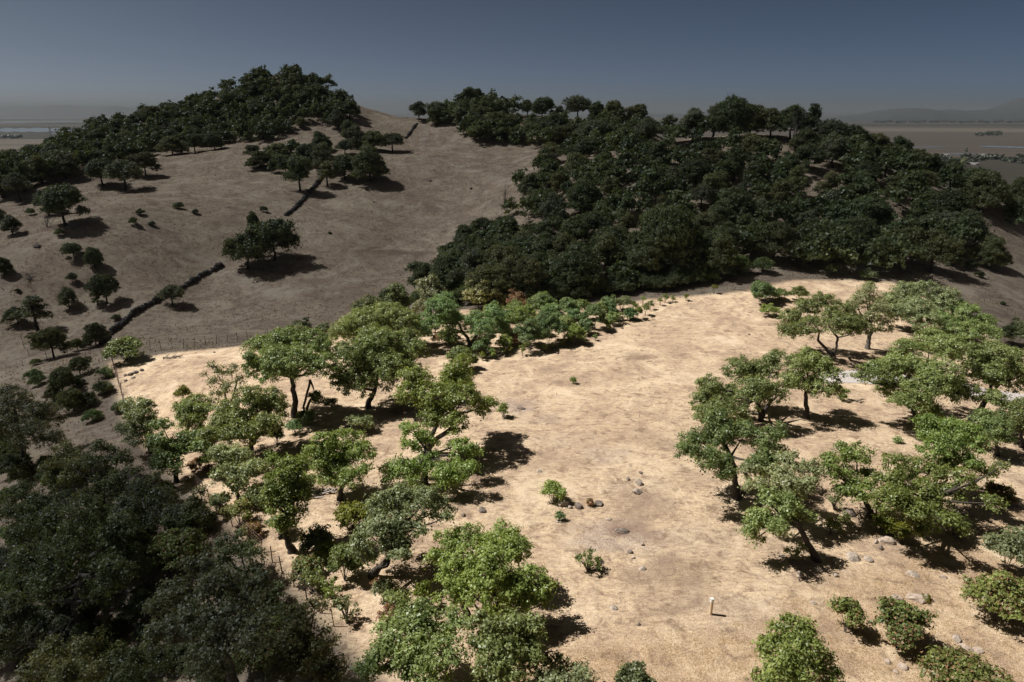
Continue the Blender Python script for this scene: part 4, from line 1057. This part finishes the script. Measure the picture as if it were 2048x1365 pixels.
# bare trees on skylines
for i, (u, v, h, w, lab) in enumerate([(541,148,60,44,'leafless tree on the very top of the pointed left hill'),(657,178,52,26,'leafless thin tree on the right shoulder of the pointed left hill'),(572,148,48,18,'second smaller leafless tree on the pointed hilltop'),(345,222,44,18,'leafless tree on the left skyline of the pointed hill'),(1588,300,80,44,'pale leafless tree on the crest of the near wood'),(1665,290,38,26,'thin leafless tree at the right end of the wood crest'),(1010,410,40,20,'thin leafless snag at the left edge of the near wood'),(1320,470,70,40,'grey dead tree inside the near wood')]):
    g = ground(u, v); k = ppm(g); r = np.random.default_rng(950 + i)
    t = empty('bare_tree', g, lab, 'tree')
    H0 = h / k; tb = [tube([(0, 0, -.3), (.1, 0, H0 * .3), (.05, .1, H0 * .6)], [.2, .14, .09], 6)]
    link('trunk', mesh_np('trunk', *merge(tb)), M['twig'], t)
    V, F = bare_twigs(r, H0, w / k, 10); link('twigs', mesh_np('twigs', V, F), M['twig'], t, kind='stuff')
# the rest of each wood, past what can be told apart: one mass per wood
def mass(poly, n, dmin, hr, exist, avoid=()):
    poly_a = np.array(poly, float); pts = []
    for u, v in zip(rng.uniform(poly_a[:, 0].min(), poly_a[:, 0].max(), 14000), rng.uniform(poly_a[:, 1].min(), poly_a[:, 1].max(), 14000)):
        if len(pts) >= n: break
        if not inside(poly, u, v)[0] or any(inside(q, u, v)[0] for q in avoid): continue
        g = ground(u, v)
        if any((g[0] - q[0]) ** 2 + (g[1] - q[1]) ** 2 < dmin * dmin for q in exist): continue
        exist.append(g); pts.append(g)
    VV, FF, TT, o0 = [], [], [], 0
    for g in pts:
        h = rng.uniform(*hr); bl = [(x + g[0], y + g[1], z + g[2], r) for x, y, z, r in dome_blobs(rng, h, h * rng.uniform(.85, 1.2), n=8, trunk_h=.1)]
        V, F, T = leaf_cloud(bl, rng, L=.74, W=.54, cover=.8, clump=.55, low=-.3)
        T = np.clip(T + rng.normal() * .2, 0, 1)
        VV.append(V); FF.append(F + o0); TT.append(T); o0 += len(V)
    print('MASS', len(pts))
    link('oak_wood', mesh_np('oak_wood', np.vstack(VV), np.vstack(FF), {'tint': ('FACE', np.concatenate(TT))}), M['leaf_dark'], kind='stuff')
mass([(0,400),(0,345),(70,325)] + g1[1:] + [(120,362),(60,385)], 420, 2.3, (3.6, 7.4), exh)
mass(poly_r, 185, 2.7, (3.8, 8.2), ex, clear)
mass([(868,250),(878,215),(930,200),(1000,205),(1030,232),(1010,250),(1080,262),(1200,262),(1290,266),(1300,300),(1230,315),(1120,305),(1040,292),(935,282),(920,262)], 90, 2.6, (5.5, 8.5), exm)
mass([(505,345),(520,315),(600,300),(660,300),(650,340),(600,370),(560,350)], 16, 3.2, (3.5, 5.5), [])
print('SCATTER', TOT, sum(TOT.values()))
# ------------------------------------------------------------------ fences
def fence(name, pxs, spacing, hpost, label, jitter=.06, dirs=None, wires=5, mat='rust'):
    pts = [ground(*q)[:2] for q in pxs]
    L = [0]
    for a, b2 in zip(pts[:-1], pts[1:]): L.append(L[-1] + np.linalg.norm(b2 - a))
    n = int(L[-1] / spacing) + 1
    s = np.linspace(0, L[-1], n)
    X = np.interp(s, L, [p[0] for p in pts]); Y = np.interp(s, L, [p[1] for p in pts]); Zg = H(X, Y)
    r = np.random.default_rng(len(pxs) * 7 + n)
    o = empty(name, (X[0], Y[0], Zg[0]), label, 'fence')
    base = np.array([X[0], Y[0], Zg[0]])
    # steel T-post: a flange and a web, with a spade plate near the ground
    bm = bmesh.new()
    for sx, sy, sz, dx in ((.055, .02, hpost, 0), (.02, .05, hpost - .01, .0), (.12, .015, .18, 0)):
        q = bmesh.ops.create_cube(bm, size=1)
        for vv in q['verts']: vv.co = (vv.co.x * sx + dx, vv.co.y * sy + (.033 if sx == .02 else 0), (vv.co.z + .5) * sz - .3)
    pm = bpy.data.meshes.new('post'); bm.to_mesh(pm); bm.free()
    for i in range(n):
        p = link('post', pm, M[mat], o, (X[i] - base[0], Y[i] - base[1], Zg[i] - base[2]))
        p.rotation_euler = (r.normal() * jitter, r.normal() * jitter, r.uniform(0, 3)); p.scale = (1, 1, r.uniform(.9, 1.1))
    for k in range(wires):
        hz = .25 + (hpost - .55) * k / (wires - 1)
        P = np.stack([X - base[0], Y - base[1], Zg - base[2] + hz], 1)
        link('wire', mesh_np('wire', *tube(P, .008, 4)), M['wire'], o)
fence('wire_fence', [(218,700),(228,735),(252,820),(285,880)], 1.1, 1.9, 'rusty close-set steel post fence running down from the lot corner')
fence('wire_fence', [(232,714),(330,700),(420,690),(505,680),(600,668),(690,655)], 1.6, 1.8, 'thin post and wire fence along the back edge of the bare lot corner')
fence('wire_fence', [(395,980),(450,1040),(500,1085),(548,1128),(575,1160),(603,1190),(632,1217),(668,1254)], 1.75, 1.75, 'wire fence with thin steel posts along the lower left side of the lot')
fence('wire_fence', [(42,655),(45,690),(60,715),(150,716),(205,712)], 5.0, 1.6, 'old sparse wooden post fence below the meadow at the left', mat='wood', wires=3)
fence('wire_fence', [(1715,585),(1770,600),(1800,590)], 2.5, 1.6, 'short post fence behind the pale grey oak at the back of the lot', wires=3)

# ------------------------------------------------------------------ dry stone walls
def stone_wall(pxs, h, w, label, seed):
    pts = [ground(*q)[:2] for q in pxs]
    r = np.random.default_rng(seed)
    o = empty('dry_stone_wall', (*pts[0], float(H(*pts[0]))), label, 'stone wall')
    VV, FF = [], []
    cube = np.array([(x, y, z) for z in (-.5, .5) for y in (-.5, .5) for x in (-.5, .5)]); cf = np.array([(0,2,3,1),(4,5,7,6),(0,1,5,4),(2,6,7,3),(0,4,6,2),(1,3,7,5)])
    b0 = np.array(o.location)
    for a, c in zip(pts[:-1], pts[1:]):
        d = c - a; L = np.linalg.norm(d); d /= L; nrm = np.array([-d[1], d[0]])
        s = 0
        while s < L:
            hh = h * (0.62 + .38 * vnoise(np.array([a[0] * .3 + s * .35]), np.array([seed * 3.3]), 4)[0] + .2)
            for lv in range(max(1, int(round(hh / .38)))):
                for side in (-1, 0, 1):
                    taper = 1 - lv * .14
                    p2 = a + d * (s + r.uniform(-.2, .2)) + nrm * side * w * .33 * taper * r.uniform(.8, 1.2)
                    sz = np.array([r.uniform(.35, .75), r.uniform(.3, .5), r.uniform(.28, .5)])
                    ang = math.atan2(d[1], d[0]) + r.normal() * .35
                    q = cube * (1 + r.normal(size=(8, 3)) * .13) * sz
                    tz = r.normal() * .2
                    q = np.stack([q[:, 0] * math.cos(ang) - q[:, 1] * math.sin(ang), q[:, 0] * math.sin(ang) + q[:, 1] * math.cos(ang), q[:, 2] + q[:, 0] * tz], 1)
                    q += np.array([*p2, float(H(*p2)) + .12 + lv * .36 + r.normal() * .05]) - b0
                    FF.append(cf + 8 * len(VV)); VV.append(q)
            s += .5
    link('stones', mesh_np('stones', np.vstack(VV), np.vstack(FF)), M['stone'], o, kind='stuff')
stone_wall([(203,690),(222,668),(262,634),(310,606),(352,584),(400,554),(444,532)], .95, .75, 'long dark dry stone wall climbing the lower left meadow', 1)
stone_wall([(572,432),(596,412),(620,385),(646,352)], .9, .75, 'dry stone wall on the upper meadow below the shady clump', 2)
stone_wall([(812,277),(824,262),(834,248)], .8, .8, 'short far stone wall climbing to the saddle skyline', 3)

# ------------------------------------------------------------------ rocks, each its own
def rock(u, v, wpx, hpx, mat, label, seed, cat='rock', name='rock', sub=2):
    g = ground(u, v); k = ppm(g); r = np.random.default_rng(2000 + seed)
    w = wpx / k; h = max(hpx / k * .95, .12)
    o = link(name, rock_mesh(r, w, w * r.uniform(.6, .9), h, sub, name), M[mat], None, (g[0], g[1], g[2] - h * .3), label, cat)
    o.rotation_euler = (r.normal() * .1, r.normal() * .1, r.uniform(0, 3))
for i, (u, v, w, h, mt, lab) in enumerate([
 (1127,1009,26,20,'rock','largest grey boulder right beside the round bush'),(1140,1016,12,9,'rock','small stone at the foot of the largest boulder'),(1158,1016,17,18,'rock_dark','tilted dark boulder in the middle of the boulder row'),(1197,1009,22,15,'rock_dark','dark boulder at the right end of the boulder row'),
 (1277,968,18,15,'rock','rounded pale stone upper of the two on the right of the clearing'),(1275,986,21,13,'rock','slanting long stone below the rounded pale stone'),(1256,960,9,8,'rock_dark','small dark stone left of the rounded pale stone'),(1281,946,10,5,'rock_dark','flat dark stone above the rounded pale stone'),
 (1218,1040,16,7,'rock_pale','flat light stone right below the boulder row'),(1118,1043,17,5,'rock_pale','flat pale stone under the tiny dark bush'),(963,1022,20,11,'rock_dark','brown stone lying left in the clearing near the oak shade'),(927,1032,10,9,'rock_dark','small dark stone left of the brown stone'),(935,1052,12,5,'rock','flat low stone below the small dark stone at the left'),
 (1260,1106,12,9,'rock_dark','dark round stone below the ash patch'),(1285,1090,9,9,'rock','pale knobbly stone right of the ash patch'),(1267,1117,8,5,'rock','tiny stone below the dark round stone'),(1284,1138,15,10,'rock','grey stone lower right of the ash patch'),(1227,1217,16,8,'rock','grey flat stone low in the clearing'),(1200,1126,16,9,'rock_dark','dark stone beside the see-through shrub'),(1195,1138,14,6,'rock','flat stone in front of the see-through shrub'),
 (1078,943,14,6,'rock_pale','pale flat stone above the round bush'),(1278,1250,8,7,'rock_dark','tiny dark stone near the bottom of the clearing'),(1245,1064,30,9,'rock_dark','burnt lump on the ash patch'),(1042,818,18,6,'rock_dark','charred lump in the pale ash ring'),
 (1706,1117,28,16,'rock','grey boulder in the shade right of the leaning trunk'),(1736,1120,18,10,'rock','smaller boulder right of the grey boulder in the shade'),(1637,1143,20,12,'rock','boulder at the foot of the leaning trunk'),(1601,1152,20,12,'rock','boulder in the tree shade left of the leaning trunk'),(1672,1152,14,8,'rock','stone in the grass below the leaning oak shade'),(1563,1113,14,7,'rock_pale','smooth pale stone left of the leaning trunk'),
 (1788,1200,32,18,'rock_pale','pale pinkish outcrop left above the rounded reddish shrub'),(1832,1198,44,14,'rock_pale','broad pale outcrop with mossy end'),(1853,1202,26,12,'leaf_rust','ochre mossy hump on the broad pale outcrop'),(1775,1085,28,18,'rock_pale','pale rock at the foot of the big bushy oak'),(1752,1085,14,9,'rock_pale','small pale rock left of the rock under the bushy oak'),(1762,1098,14,12,'rock_dark','dark rock below the pale rock at the bushy oak'),(1920,1026,22,12,'rock_pale','pale rock beside the trunk of the yellow-green oak'),
 (1697,1028,26,15,'rock_dark','dark mossy rock between the trees on the right'),(1914,1280,24,14,'rock','grey rock in the long grass at the lower right'),(1932,1298,26,13,'rock_pale','pale rock below the grey rock at the lower right'),(1956,1302,22,9,'rock_pale','flat pink rock right of the pale rock at the lower right'),(1808,1336,26,12,'rock_pale','pinkish rock near the bottom beside the wide reddish shrub'),(1775,1325,16,10,'rock_pale','small pink rock above the pinkish rock at the bottom'),(1792,1345,12,7,'rock_pale','stone beside the pinkish rock at the bottom'),(1702,1268,10,7,'rock_pale','pale stone at the foot of the upright dark shrub'),(1625,1206,14,7,'rock_pale','low stone right of the marker post in the grass'),(1885,1155,16,8,'rock_pale','flat stone above the largest reddish shrub'),(1825,1150,24,9,'rock','flat rocks in the grass below the bushy oak'),
 (1245,658,6,4,'rock_dark','tiny dark stone near the top of the clearing'),(1115,708,7,6,'rock_dark','small dark stone by the seedlings'),(1498,670,6,4,'rock_dark','tiny stone high on the right of the clearing'),
 (252,752,9,6,'rock','stone at the left of the short stone line on the bare corner'),(262,750,12,8,'rock_dark','middle stone of the short stone line on the bare corner'),(272,746,12,8,'rock_dark','fourth stone of the line on the bare corner'),(284,742,9,8,'rock_dark','end stone of the short line on the bare corner'),(266,756,10,6,'rock','front stone of the short line on the bare corner'),(252,762,8,5,'rock_dark','stone below the short line on the bare corner'),(428,706,5,5,'rock_dark','tiny stone on the bare corner by the back fence'),
 (75,493,16,7,'rock_dark','dark flat stone in the left meadow below the big oak'),(748,405,7,4,'rock_dark','dark spot of a stone on the valley meadow'),(860,362,7,4,'rock_dark','small dark stone high on the valley meadow'),(942,378,8,5,'rock_dark','small dark stone right on the valley meadow')]):
    if mt == 'leaf_rust': bush('shrub', (u, v), w, h, mt, lab, 400 + i, n=5, L=.1, W=.07, clump=.1)
    else: rock(u, v, w, h, mt, lab, i)

# fallen wood
def branch_pile(u, v, wpx, hpx, n, mat, name, label, cat, seed, thick=.05):
    g = ground(u, v); k = ppm(g); r = np.random.default_rng(seed); w = wpx / k; d = hpx / k * 1.6
    t = empty(name, g, label, cat)
    for i in range(n):
        c = np.array([r.uniform(-.4, .4) * w, r.uniform(-.4, .4) * d, 0]); a = r.normal() * .6 + (0 if r.random() < .7 else 1.2); l = r.uniform(.2, .5) * w
        P = np.array([c - np.array([math.cos(a), math.sin(a), 0]) * l / 2, c + [0, 0, .1 + r.random() * .12], c + np.array([math.cos(a), math.sin(a), 0]) * l / 2 + [0, 0, r.uniform(.0, .35)]])
        P[:, 2] += H(P[:, 0] + g[0], P[:, 1] + g[1]) - g[2] + .06
        rr = thick * r.uniform(.6, 1.6)
        link('branch', mesh_np('branch', *tube(bez(*P, n=5), np.linspace(rr, rr * .4, 5), 6), smooth=True), M[mat], t)
branch_pile(345,716,42,10,14,'wood','brush_pile','dark heap of fallen branches on the bare left corner of the lot','branch pile',1,.06)
branch_pile(643,990,60,26,16,'deadwood','woodpile','bleached pile of dead wood under the bright green round oak','woodpile',2,.09)
branch_pile(832,983,34,8,4,'deadwood','fallen_log','bleached fallen log at the foot of the many-lobed oak','log',3,.13)
branch_pile(1705,804,46,5,3,'wood','fallen_log','thin fallen brown log beside a small shrub on the right','log',4,.09)
branch_pile(800,826,46,14,9,'wood','brush_ring','ring of dead brush in the shade right of the broad oak','branch pile',5,.05)
branch_pile(330,1130,60,20,6,'deadwood','fallen_branch','pale fallen branch among the dark scrub','branch',6,.05)

# bare twisted snag of the leaning trunk rootstock, marker post, stakes
g = ground(1421, 1229); k = ppm(g)
t = empty('marker_post', g, 'short pale post with a white cap standing near the bottom of the clearing', 'post')
hp = 32 / k / .8
bm = bmesh.new(); q = bmesh.ops.create_cone(bm, cap_ends=True, segments=12, radius1=.105, radius2=.1, depth=hp * .8)
for vv in bm.verts: vv.co.z += hp * .4 - .05
me = bpy.data.meshes.new('shaft'); bm.to_mesh(me); bm.free(); link('shaft', me, M['post'], t)
bm = bmesh.new(); bmesh.ops.create_cone(bm, cap_ends=True, segments=14, radius1=.115, radius2=.11, depth=hp * .2)
bmesh.ops.bevel(bm, geom=[e for e in bm.edges if abs(e.verts[0].co.z - e.verts[1].co.z) < 1e-4], offset=.015, segments=2, affect='EDGES')
for vv in bm.verts: vv.co.z += hp * .9 - .05
me = bpy.data.meshes.new('cap'); bm.to_mesh(me); bm.free(); link('cap', me, M['white'], t)
bm = bmesh.new(); bmesh.ops.create_cube(bm, size=1)
for vv in bm.verts: vv.co = (vv.co.x * .05 - .13, vv.co.y * .05, vv.co.z * .06 + hp * .93)
me = bpy.data.meshes.new('hook'); bm.to_mesh(me); bm.free(); link('hook', me, M['white'], t)
for u, v, lab in ((1004,779,'thin survey stake left of the tiny lone bush'),(1279,836,'thin survey stake right in the upper clearing'),(1271,877,'thin survey stake in the middle of the clearing'),(1055,879,'thin survey stake near the oak shadow'),(1224,758,'thin survey stake highest in the clearing'),(1186,884,'thin survey stake right of the oak shadow'),(1113,792,'thin survey stake below the lone tiny bush')):
    g = ground(u, v)
    bm = bmesh.new(); bmesh.ops.create_cube(bm, size=1)
    for vv in bm.verts:
        tp = 1 if vv.co.z > 0 else .35
        vv.co = (vv.co.x * .05 * tp, vv.co.y * .03 * tp, (vv.co.z + .5) * .5 - .12)
    me = bpy.data.meshes.new('survey_stake'); bm.to_mesh(me); bm.free()
    o = link('survey_stake', me, M['wood'], None, g, lab, 'stake'); o.rotation_euler = (.05, .04, u)

# gravel track behind the right-hand oaks
def patch(name, pxs, mat, lift=.03):
    pts = [ground(*q)[:2] for q in pxs]
    A = np.array(pts); lo2, hi2 = A.min(0), A.max(0)
    xs = np.arange(lo2[0], hi2[0], .35); ys = np.arange(lo2[1], hi2[1], .35)
    X, Y = np.meshgrid(xs, ys); ok = inside(A, X.ravel(), Y.ravel()).reshape(X.shape)
    id2 = np.arange(X.size).reshape(X.shape); q = ok[:-1, :-1] & ok[1:, :-1] & ok[:-1, 1:] & ok[1:, 1:]
    F = np.stack([id2[:-1, :-1][q], id2[:-1, 1:][q], id2[1:, 1:][q], id2[1:, :-1][q]], -1)
    V = np.stack([X, Y, H(X, Y) + lift], -1).reshape(-1, 3)
    link(name, mesh_np(name, V, F, smooth=True), mat, kind='structure')
M['gravel'] = plain_mat('grey gravel', (0.3, 0.27, 0.26), (0.5, 0.46, 0.45), 6, bump=.6)
patch('gravel_track', [(1625,752),(1660,742),(1720,740),(1790,748),(1880,760),(1960,775),(2060,790),(2060,812),(1960,800),(1880,785),(1780,772),(1700,768),(1640,768)], M['gravel'], .045)

# ------------------------------------------------------------------ dry grass, thickest in the unmown strip near the camera
rng = np.random.default_rng(8)
def grass(name, pts, hmin, hmax, per, spread, mat, w0=.012):
    n = len(pts) * per
    P = np.repeat(pts, per, axis=0) + np.c_[rng.normal(size=(n, 2)) * spread, np.zeros(n)]
    P[:, 2] = H(P[:, 0], P[:, 1]) - .03
    h = rng.uniform(hmin, hmax, n); a = rng.uniform(0, 6.28, n); ln = rng.uniform(.1, .9, n) * h
    w = w0 * rng.uniform(.7, 1.6, n)
    s = np.stack([-np.sin(a) * w, np.cos(a) * w, np.zeros(n)], 1)
    tip = P + np.stack([np.cos(a) * ln, np.sin(a) * ln, h], 1)
    mid = P + np.stack([np.cos(a) * ln * .35, np.sin(a) * ln * .35, h * .62], 1)
    V = np.stack([P - s * 1.2, P + s * 1.2, tip * .8 + mid * .2], 1).reshape(-1, 3)
    F = np.arange(n * 3).reshape(n, 3)
    tint = np.repeat(rng.random(len(pts)), per) * .6 + rng.random(n) * .4
    link(name, mesh_np(name, V, F, {'tint': ('FACE', tint)}), mat, kind='stuff')
M['grass'] = leaf_mat('dry straw grass', (0.42, 0.30, 0.19), (0.72, 0.57, 0.38), trans=.5, rough=.8)
M['grass_dull'] = leaf_mat('dull dry hill grass', (0.2, 0.14, 0.095), (0.52, 0.4, 0.28), trans=.3, rough=.8)
def sample_lot(n, vmin, vmax, pred):
    out = []
    u = rng.uniform(300, 2048, n); v = rng.uniform(vmin, vmax, n) 
    c, s = math.cos(PITCH), math.sin(PITCH)
    xc = (u - 1024) / FPX; yc = -(v - 682.5) / FPX
    d = np.stack([xc, c + yc * s, -s + yc * c], 1)
    Y = np.full(n, 40.0)
    for _ in range(25):     # settle each line of sight on the ground
        P = CAM + d * (Y / d[:, 1])[:, None]
        Y = Y + (P[:, 2] - H(P[:, 0], P[:, 1])) * .8
    P = CAM + d * (Y / d[:, 1])[:, None]
    P[:, 2] = H(P[:, 0], P[:, 1])
    return P[pred(P)]
ybf = lambda P: np.interp(P[:, 0], [q[0] for q in gA], [q[1] for q in gA])
tallp = sample_lot(15000, 990, 1400, lambda P: (P[:, 1] < ybf(P) + 1.0 * vnoise(P[:, 0] * .5, P[:, 1] * .5, 12) - .2) & (P[:, 0] > gA[0][0] - 2))
grass('tall_grass', tallp[:7000], .07, .24, 9, .2, M['grass'], .009)
shortp = sample_lot(26000, 640, 1380, lambda P: inside(LOT, P[:, 0], P[:, 1]))
grass('short_grass', shortp, .04, .13, 6, .14, M['grass'], .012)

def sample_hill(n):
    out = []
    P = np.stack([rng.uniform(-190, 140, n), rng.uniform(75, 320, n), np.zeros(n)], 1)
    P[:, 2] = H(P[:, 0], P[:, 1])
    u, v, _ = project(P)
    return P[(u > -20) & (u < 2070) & (v < 900) & ~inside(LOT, P[:, 0], P[:, 1]) & (vnoise(P[:, 0] / 6, P[:, 1] / 6, 31) + .4 * vnoise(P[:, 0], P[:, 1], 32) > -.1)]
grass('hill_grass', sample_hill(110000), .12, .42, 1, .2, M['grass_dull'], .07)

# ------------------------------------------------------------------ far things on the plain
rng = np.random.default_rng(21)
def far_tree(u, v, hpx, wpx, label, group=None, kinds=range(14)):
    d = ray(u, v); g = CAM + d * ((PLAIN_Z - CAM[2]) / d[2]); k = ppm(g)
    return place(g, hpx / k, label, group, kinds, wide=(wpx / k) / (hpx / k * 1.15))
def tree_row(name, spots):
    VV, FF, TT, o0 = [], [], [], 0
    for u, v, hp, wp in spots:
        d = ray(u, v); g = CAM + d * ((PLAIN_Z - CAM[2]) / d[2]); k = ppm(g)
        bl = [(x + g[0], y + g[1], z + g[2], r) for x, y, z, r in dome_blobs(rng, hp / k, wp / k, n=6, trunk_h=.05)]
        V, F, T = leaf_cloud(bl, rng, L=4.0, W=3.0, cover=1.3, clump=2.2, low=-.3)
        VV.append(V); FF.append(F + o0); TT.append(T); o0 += len(V)
    link(name, mesh_np(name, np.vstack(VV), np.vstack(FF), {'tint': ('FACE', np.concatenate(TT))}), M['leaf_far'], kind='stuff')
tree_row('far_grove', [(1952 + i * 4 + rng.uniform(-1, 1), 272 + rng.uniform(-.7, .7), 9 if i > 3 else 6, 9) for i in range(13)])
far_tree(1931, 309, 15, 11, 'single tall dark tree on the right plain above the road'); far_tree(1927, 333, 18, 15, 'dark tree on the near right plain beside pale buildings')
tree_row('hedgerow', [(1860 + i * 6.5 + rng.uniform(-3, 3), 322 + rng.uniform(-6, 7), rng.uniform(6, 11), rng.uniform(9, 15)) for i in range(30)])
tree_row('far_grove', [(8 + i * 5 + rng.uniform(-2, 2), 277 + rng.uniform(-1, 1), rng.uniform(5, 8), 9) for i in range(8)])
tree_row('hedgerow', [(112 + i * 9 + rng.uniform(-3, 3), 262 + rng.uniform(-1, 1), rng.uniform(3, 5), 6) for i in range(11)])
tree_row('hedgerow', [(1690 + i * 9, 300 + i * 1.2 + rng.uniform(-2, 2), rng.uniform(5, 8), 10) for i in range(14)])
tree_row('hedgerow', [(1750 + i * 14 + rng.uniform(-5, 5), 246 + rng.uniform(-1, 1), rng.uniform(1.5, 3), 14) for i in range(22)])
def far_box(u, v, w, h, label):
    d = ray(u, v); g = CAM + d * ((PLAIN_Z - CAM[2]) / d[2]); k = ppm(g); W2, H2 = w / k, h / k
    t = empty('farm_building', g, label, 'building')
    V = np.array([(-W2/2,-6,0),(W2/2,-6,0),(W2/2,6,0),(-W2/2,6,0),(-W2/2,-6,H2),(W2/2,-6,H2),(W2/2,6,H2),(-W2/2,6,H2)]); link('wall', mesh_np('wall', V, F8), M['barn'], t)
    r = H2 * .5
    V = np.array([(-W2/2-1,-7,H2),(W2/2+1,-7,H2),(W2/2+1,0,H2+r),(-W2/2-1,0,H2+r),(W2/2+1,7,H2),(-W2/2-1,7,H2)]); link('roof', mesh_np('roof', V, np.array([(0,1,2,3),(3,2,4,5)])), M['roof'], t)
M['barn'] = plain_mat('pale barn wall', (.10, .095, .09), (.14, .13, .125), .5); M['roof'] = plain_mat('grey metal roof', (.10, .10, .11), (.16, .16, .17), .5)
for u, v, w, h, lab in ((1900,334,14,4,'pale farm building leftmost on the near right plain'),(1945,330,16,3,'low pale farm shed right of the dark tree'),(1962,311,12,2,'pale farm building farther out on the right plain'),(1890,311,10,2,'small pale building before the fields on the right plain'),(2020,243,14,2,'building group far out at the right edge of the plain')):
    far_box(u, v, w, h, lab)
# lattice pylon on the left marsh
d = ray(103, 277); g = CAM + d * ((PLAIN_Z - CAM[2]) / d[2]); k = ppm(g); hp = 22 / k
t = empty('pylon', g, 'lattice power pylon on the left marsh before the bright water', 'pylon')
bt = []
def W2(z): return hp * (.11 * (1 - z) + .018)
lv = [0, .2, .38, .54, .68, .8, .9, 1.0]
for sx, sy in ((-1,-1),(1,-1),(1,1),(-1,1)):
    link('leg', mesh_np('leg', *tube([(sx * W2(z), sy * W2(z), hp * z) for z in lv], .35, 4)), M['steel'] if 'steel' in M else M['wire'], t)
for a, b2 in zip(lv[:-1], lv[1:]):
    for s in (-1, 1):
        bt += [tube([(-W2(a), s * W2(a), hp * a), (W2(b2), s * W2(b2), hp * b2)], .22, 3), tube([(W2(a), s * W2(a), hp * a), (-W2(b2), s * W2(b2), hp * b2)], .22, 3)]
link('brace', mesh_np('brace', *merge(bt)), M['wire'], t, kind='stuff')
for z in (.7, .82, .94):
    link('crossarm', mesh_np('crossarm', *tube([(-hp * .16, 0, hp * z), (0, 0, hp * (z + .02)), (hp * .16, 0, hp * z)], .3, 4)), M['wire'], t)
for o in [o for o in list(bpy.data.objects) if o.get('label') is None and o.parent is None and o.type == 'EMPTY']:
    for ch in list(o.children): bpy.data.objects.remove(ch)
    bpy.data.objects.remove(o)

print('TRIS', sum(len(m.loops) - 2 * len(m.polygons) for m in bpy.data.meshes))
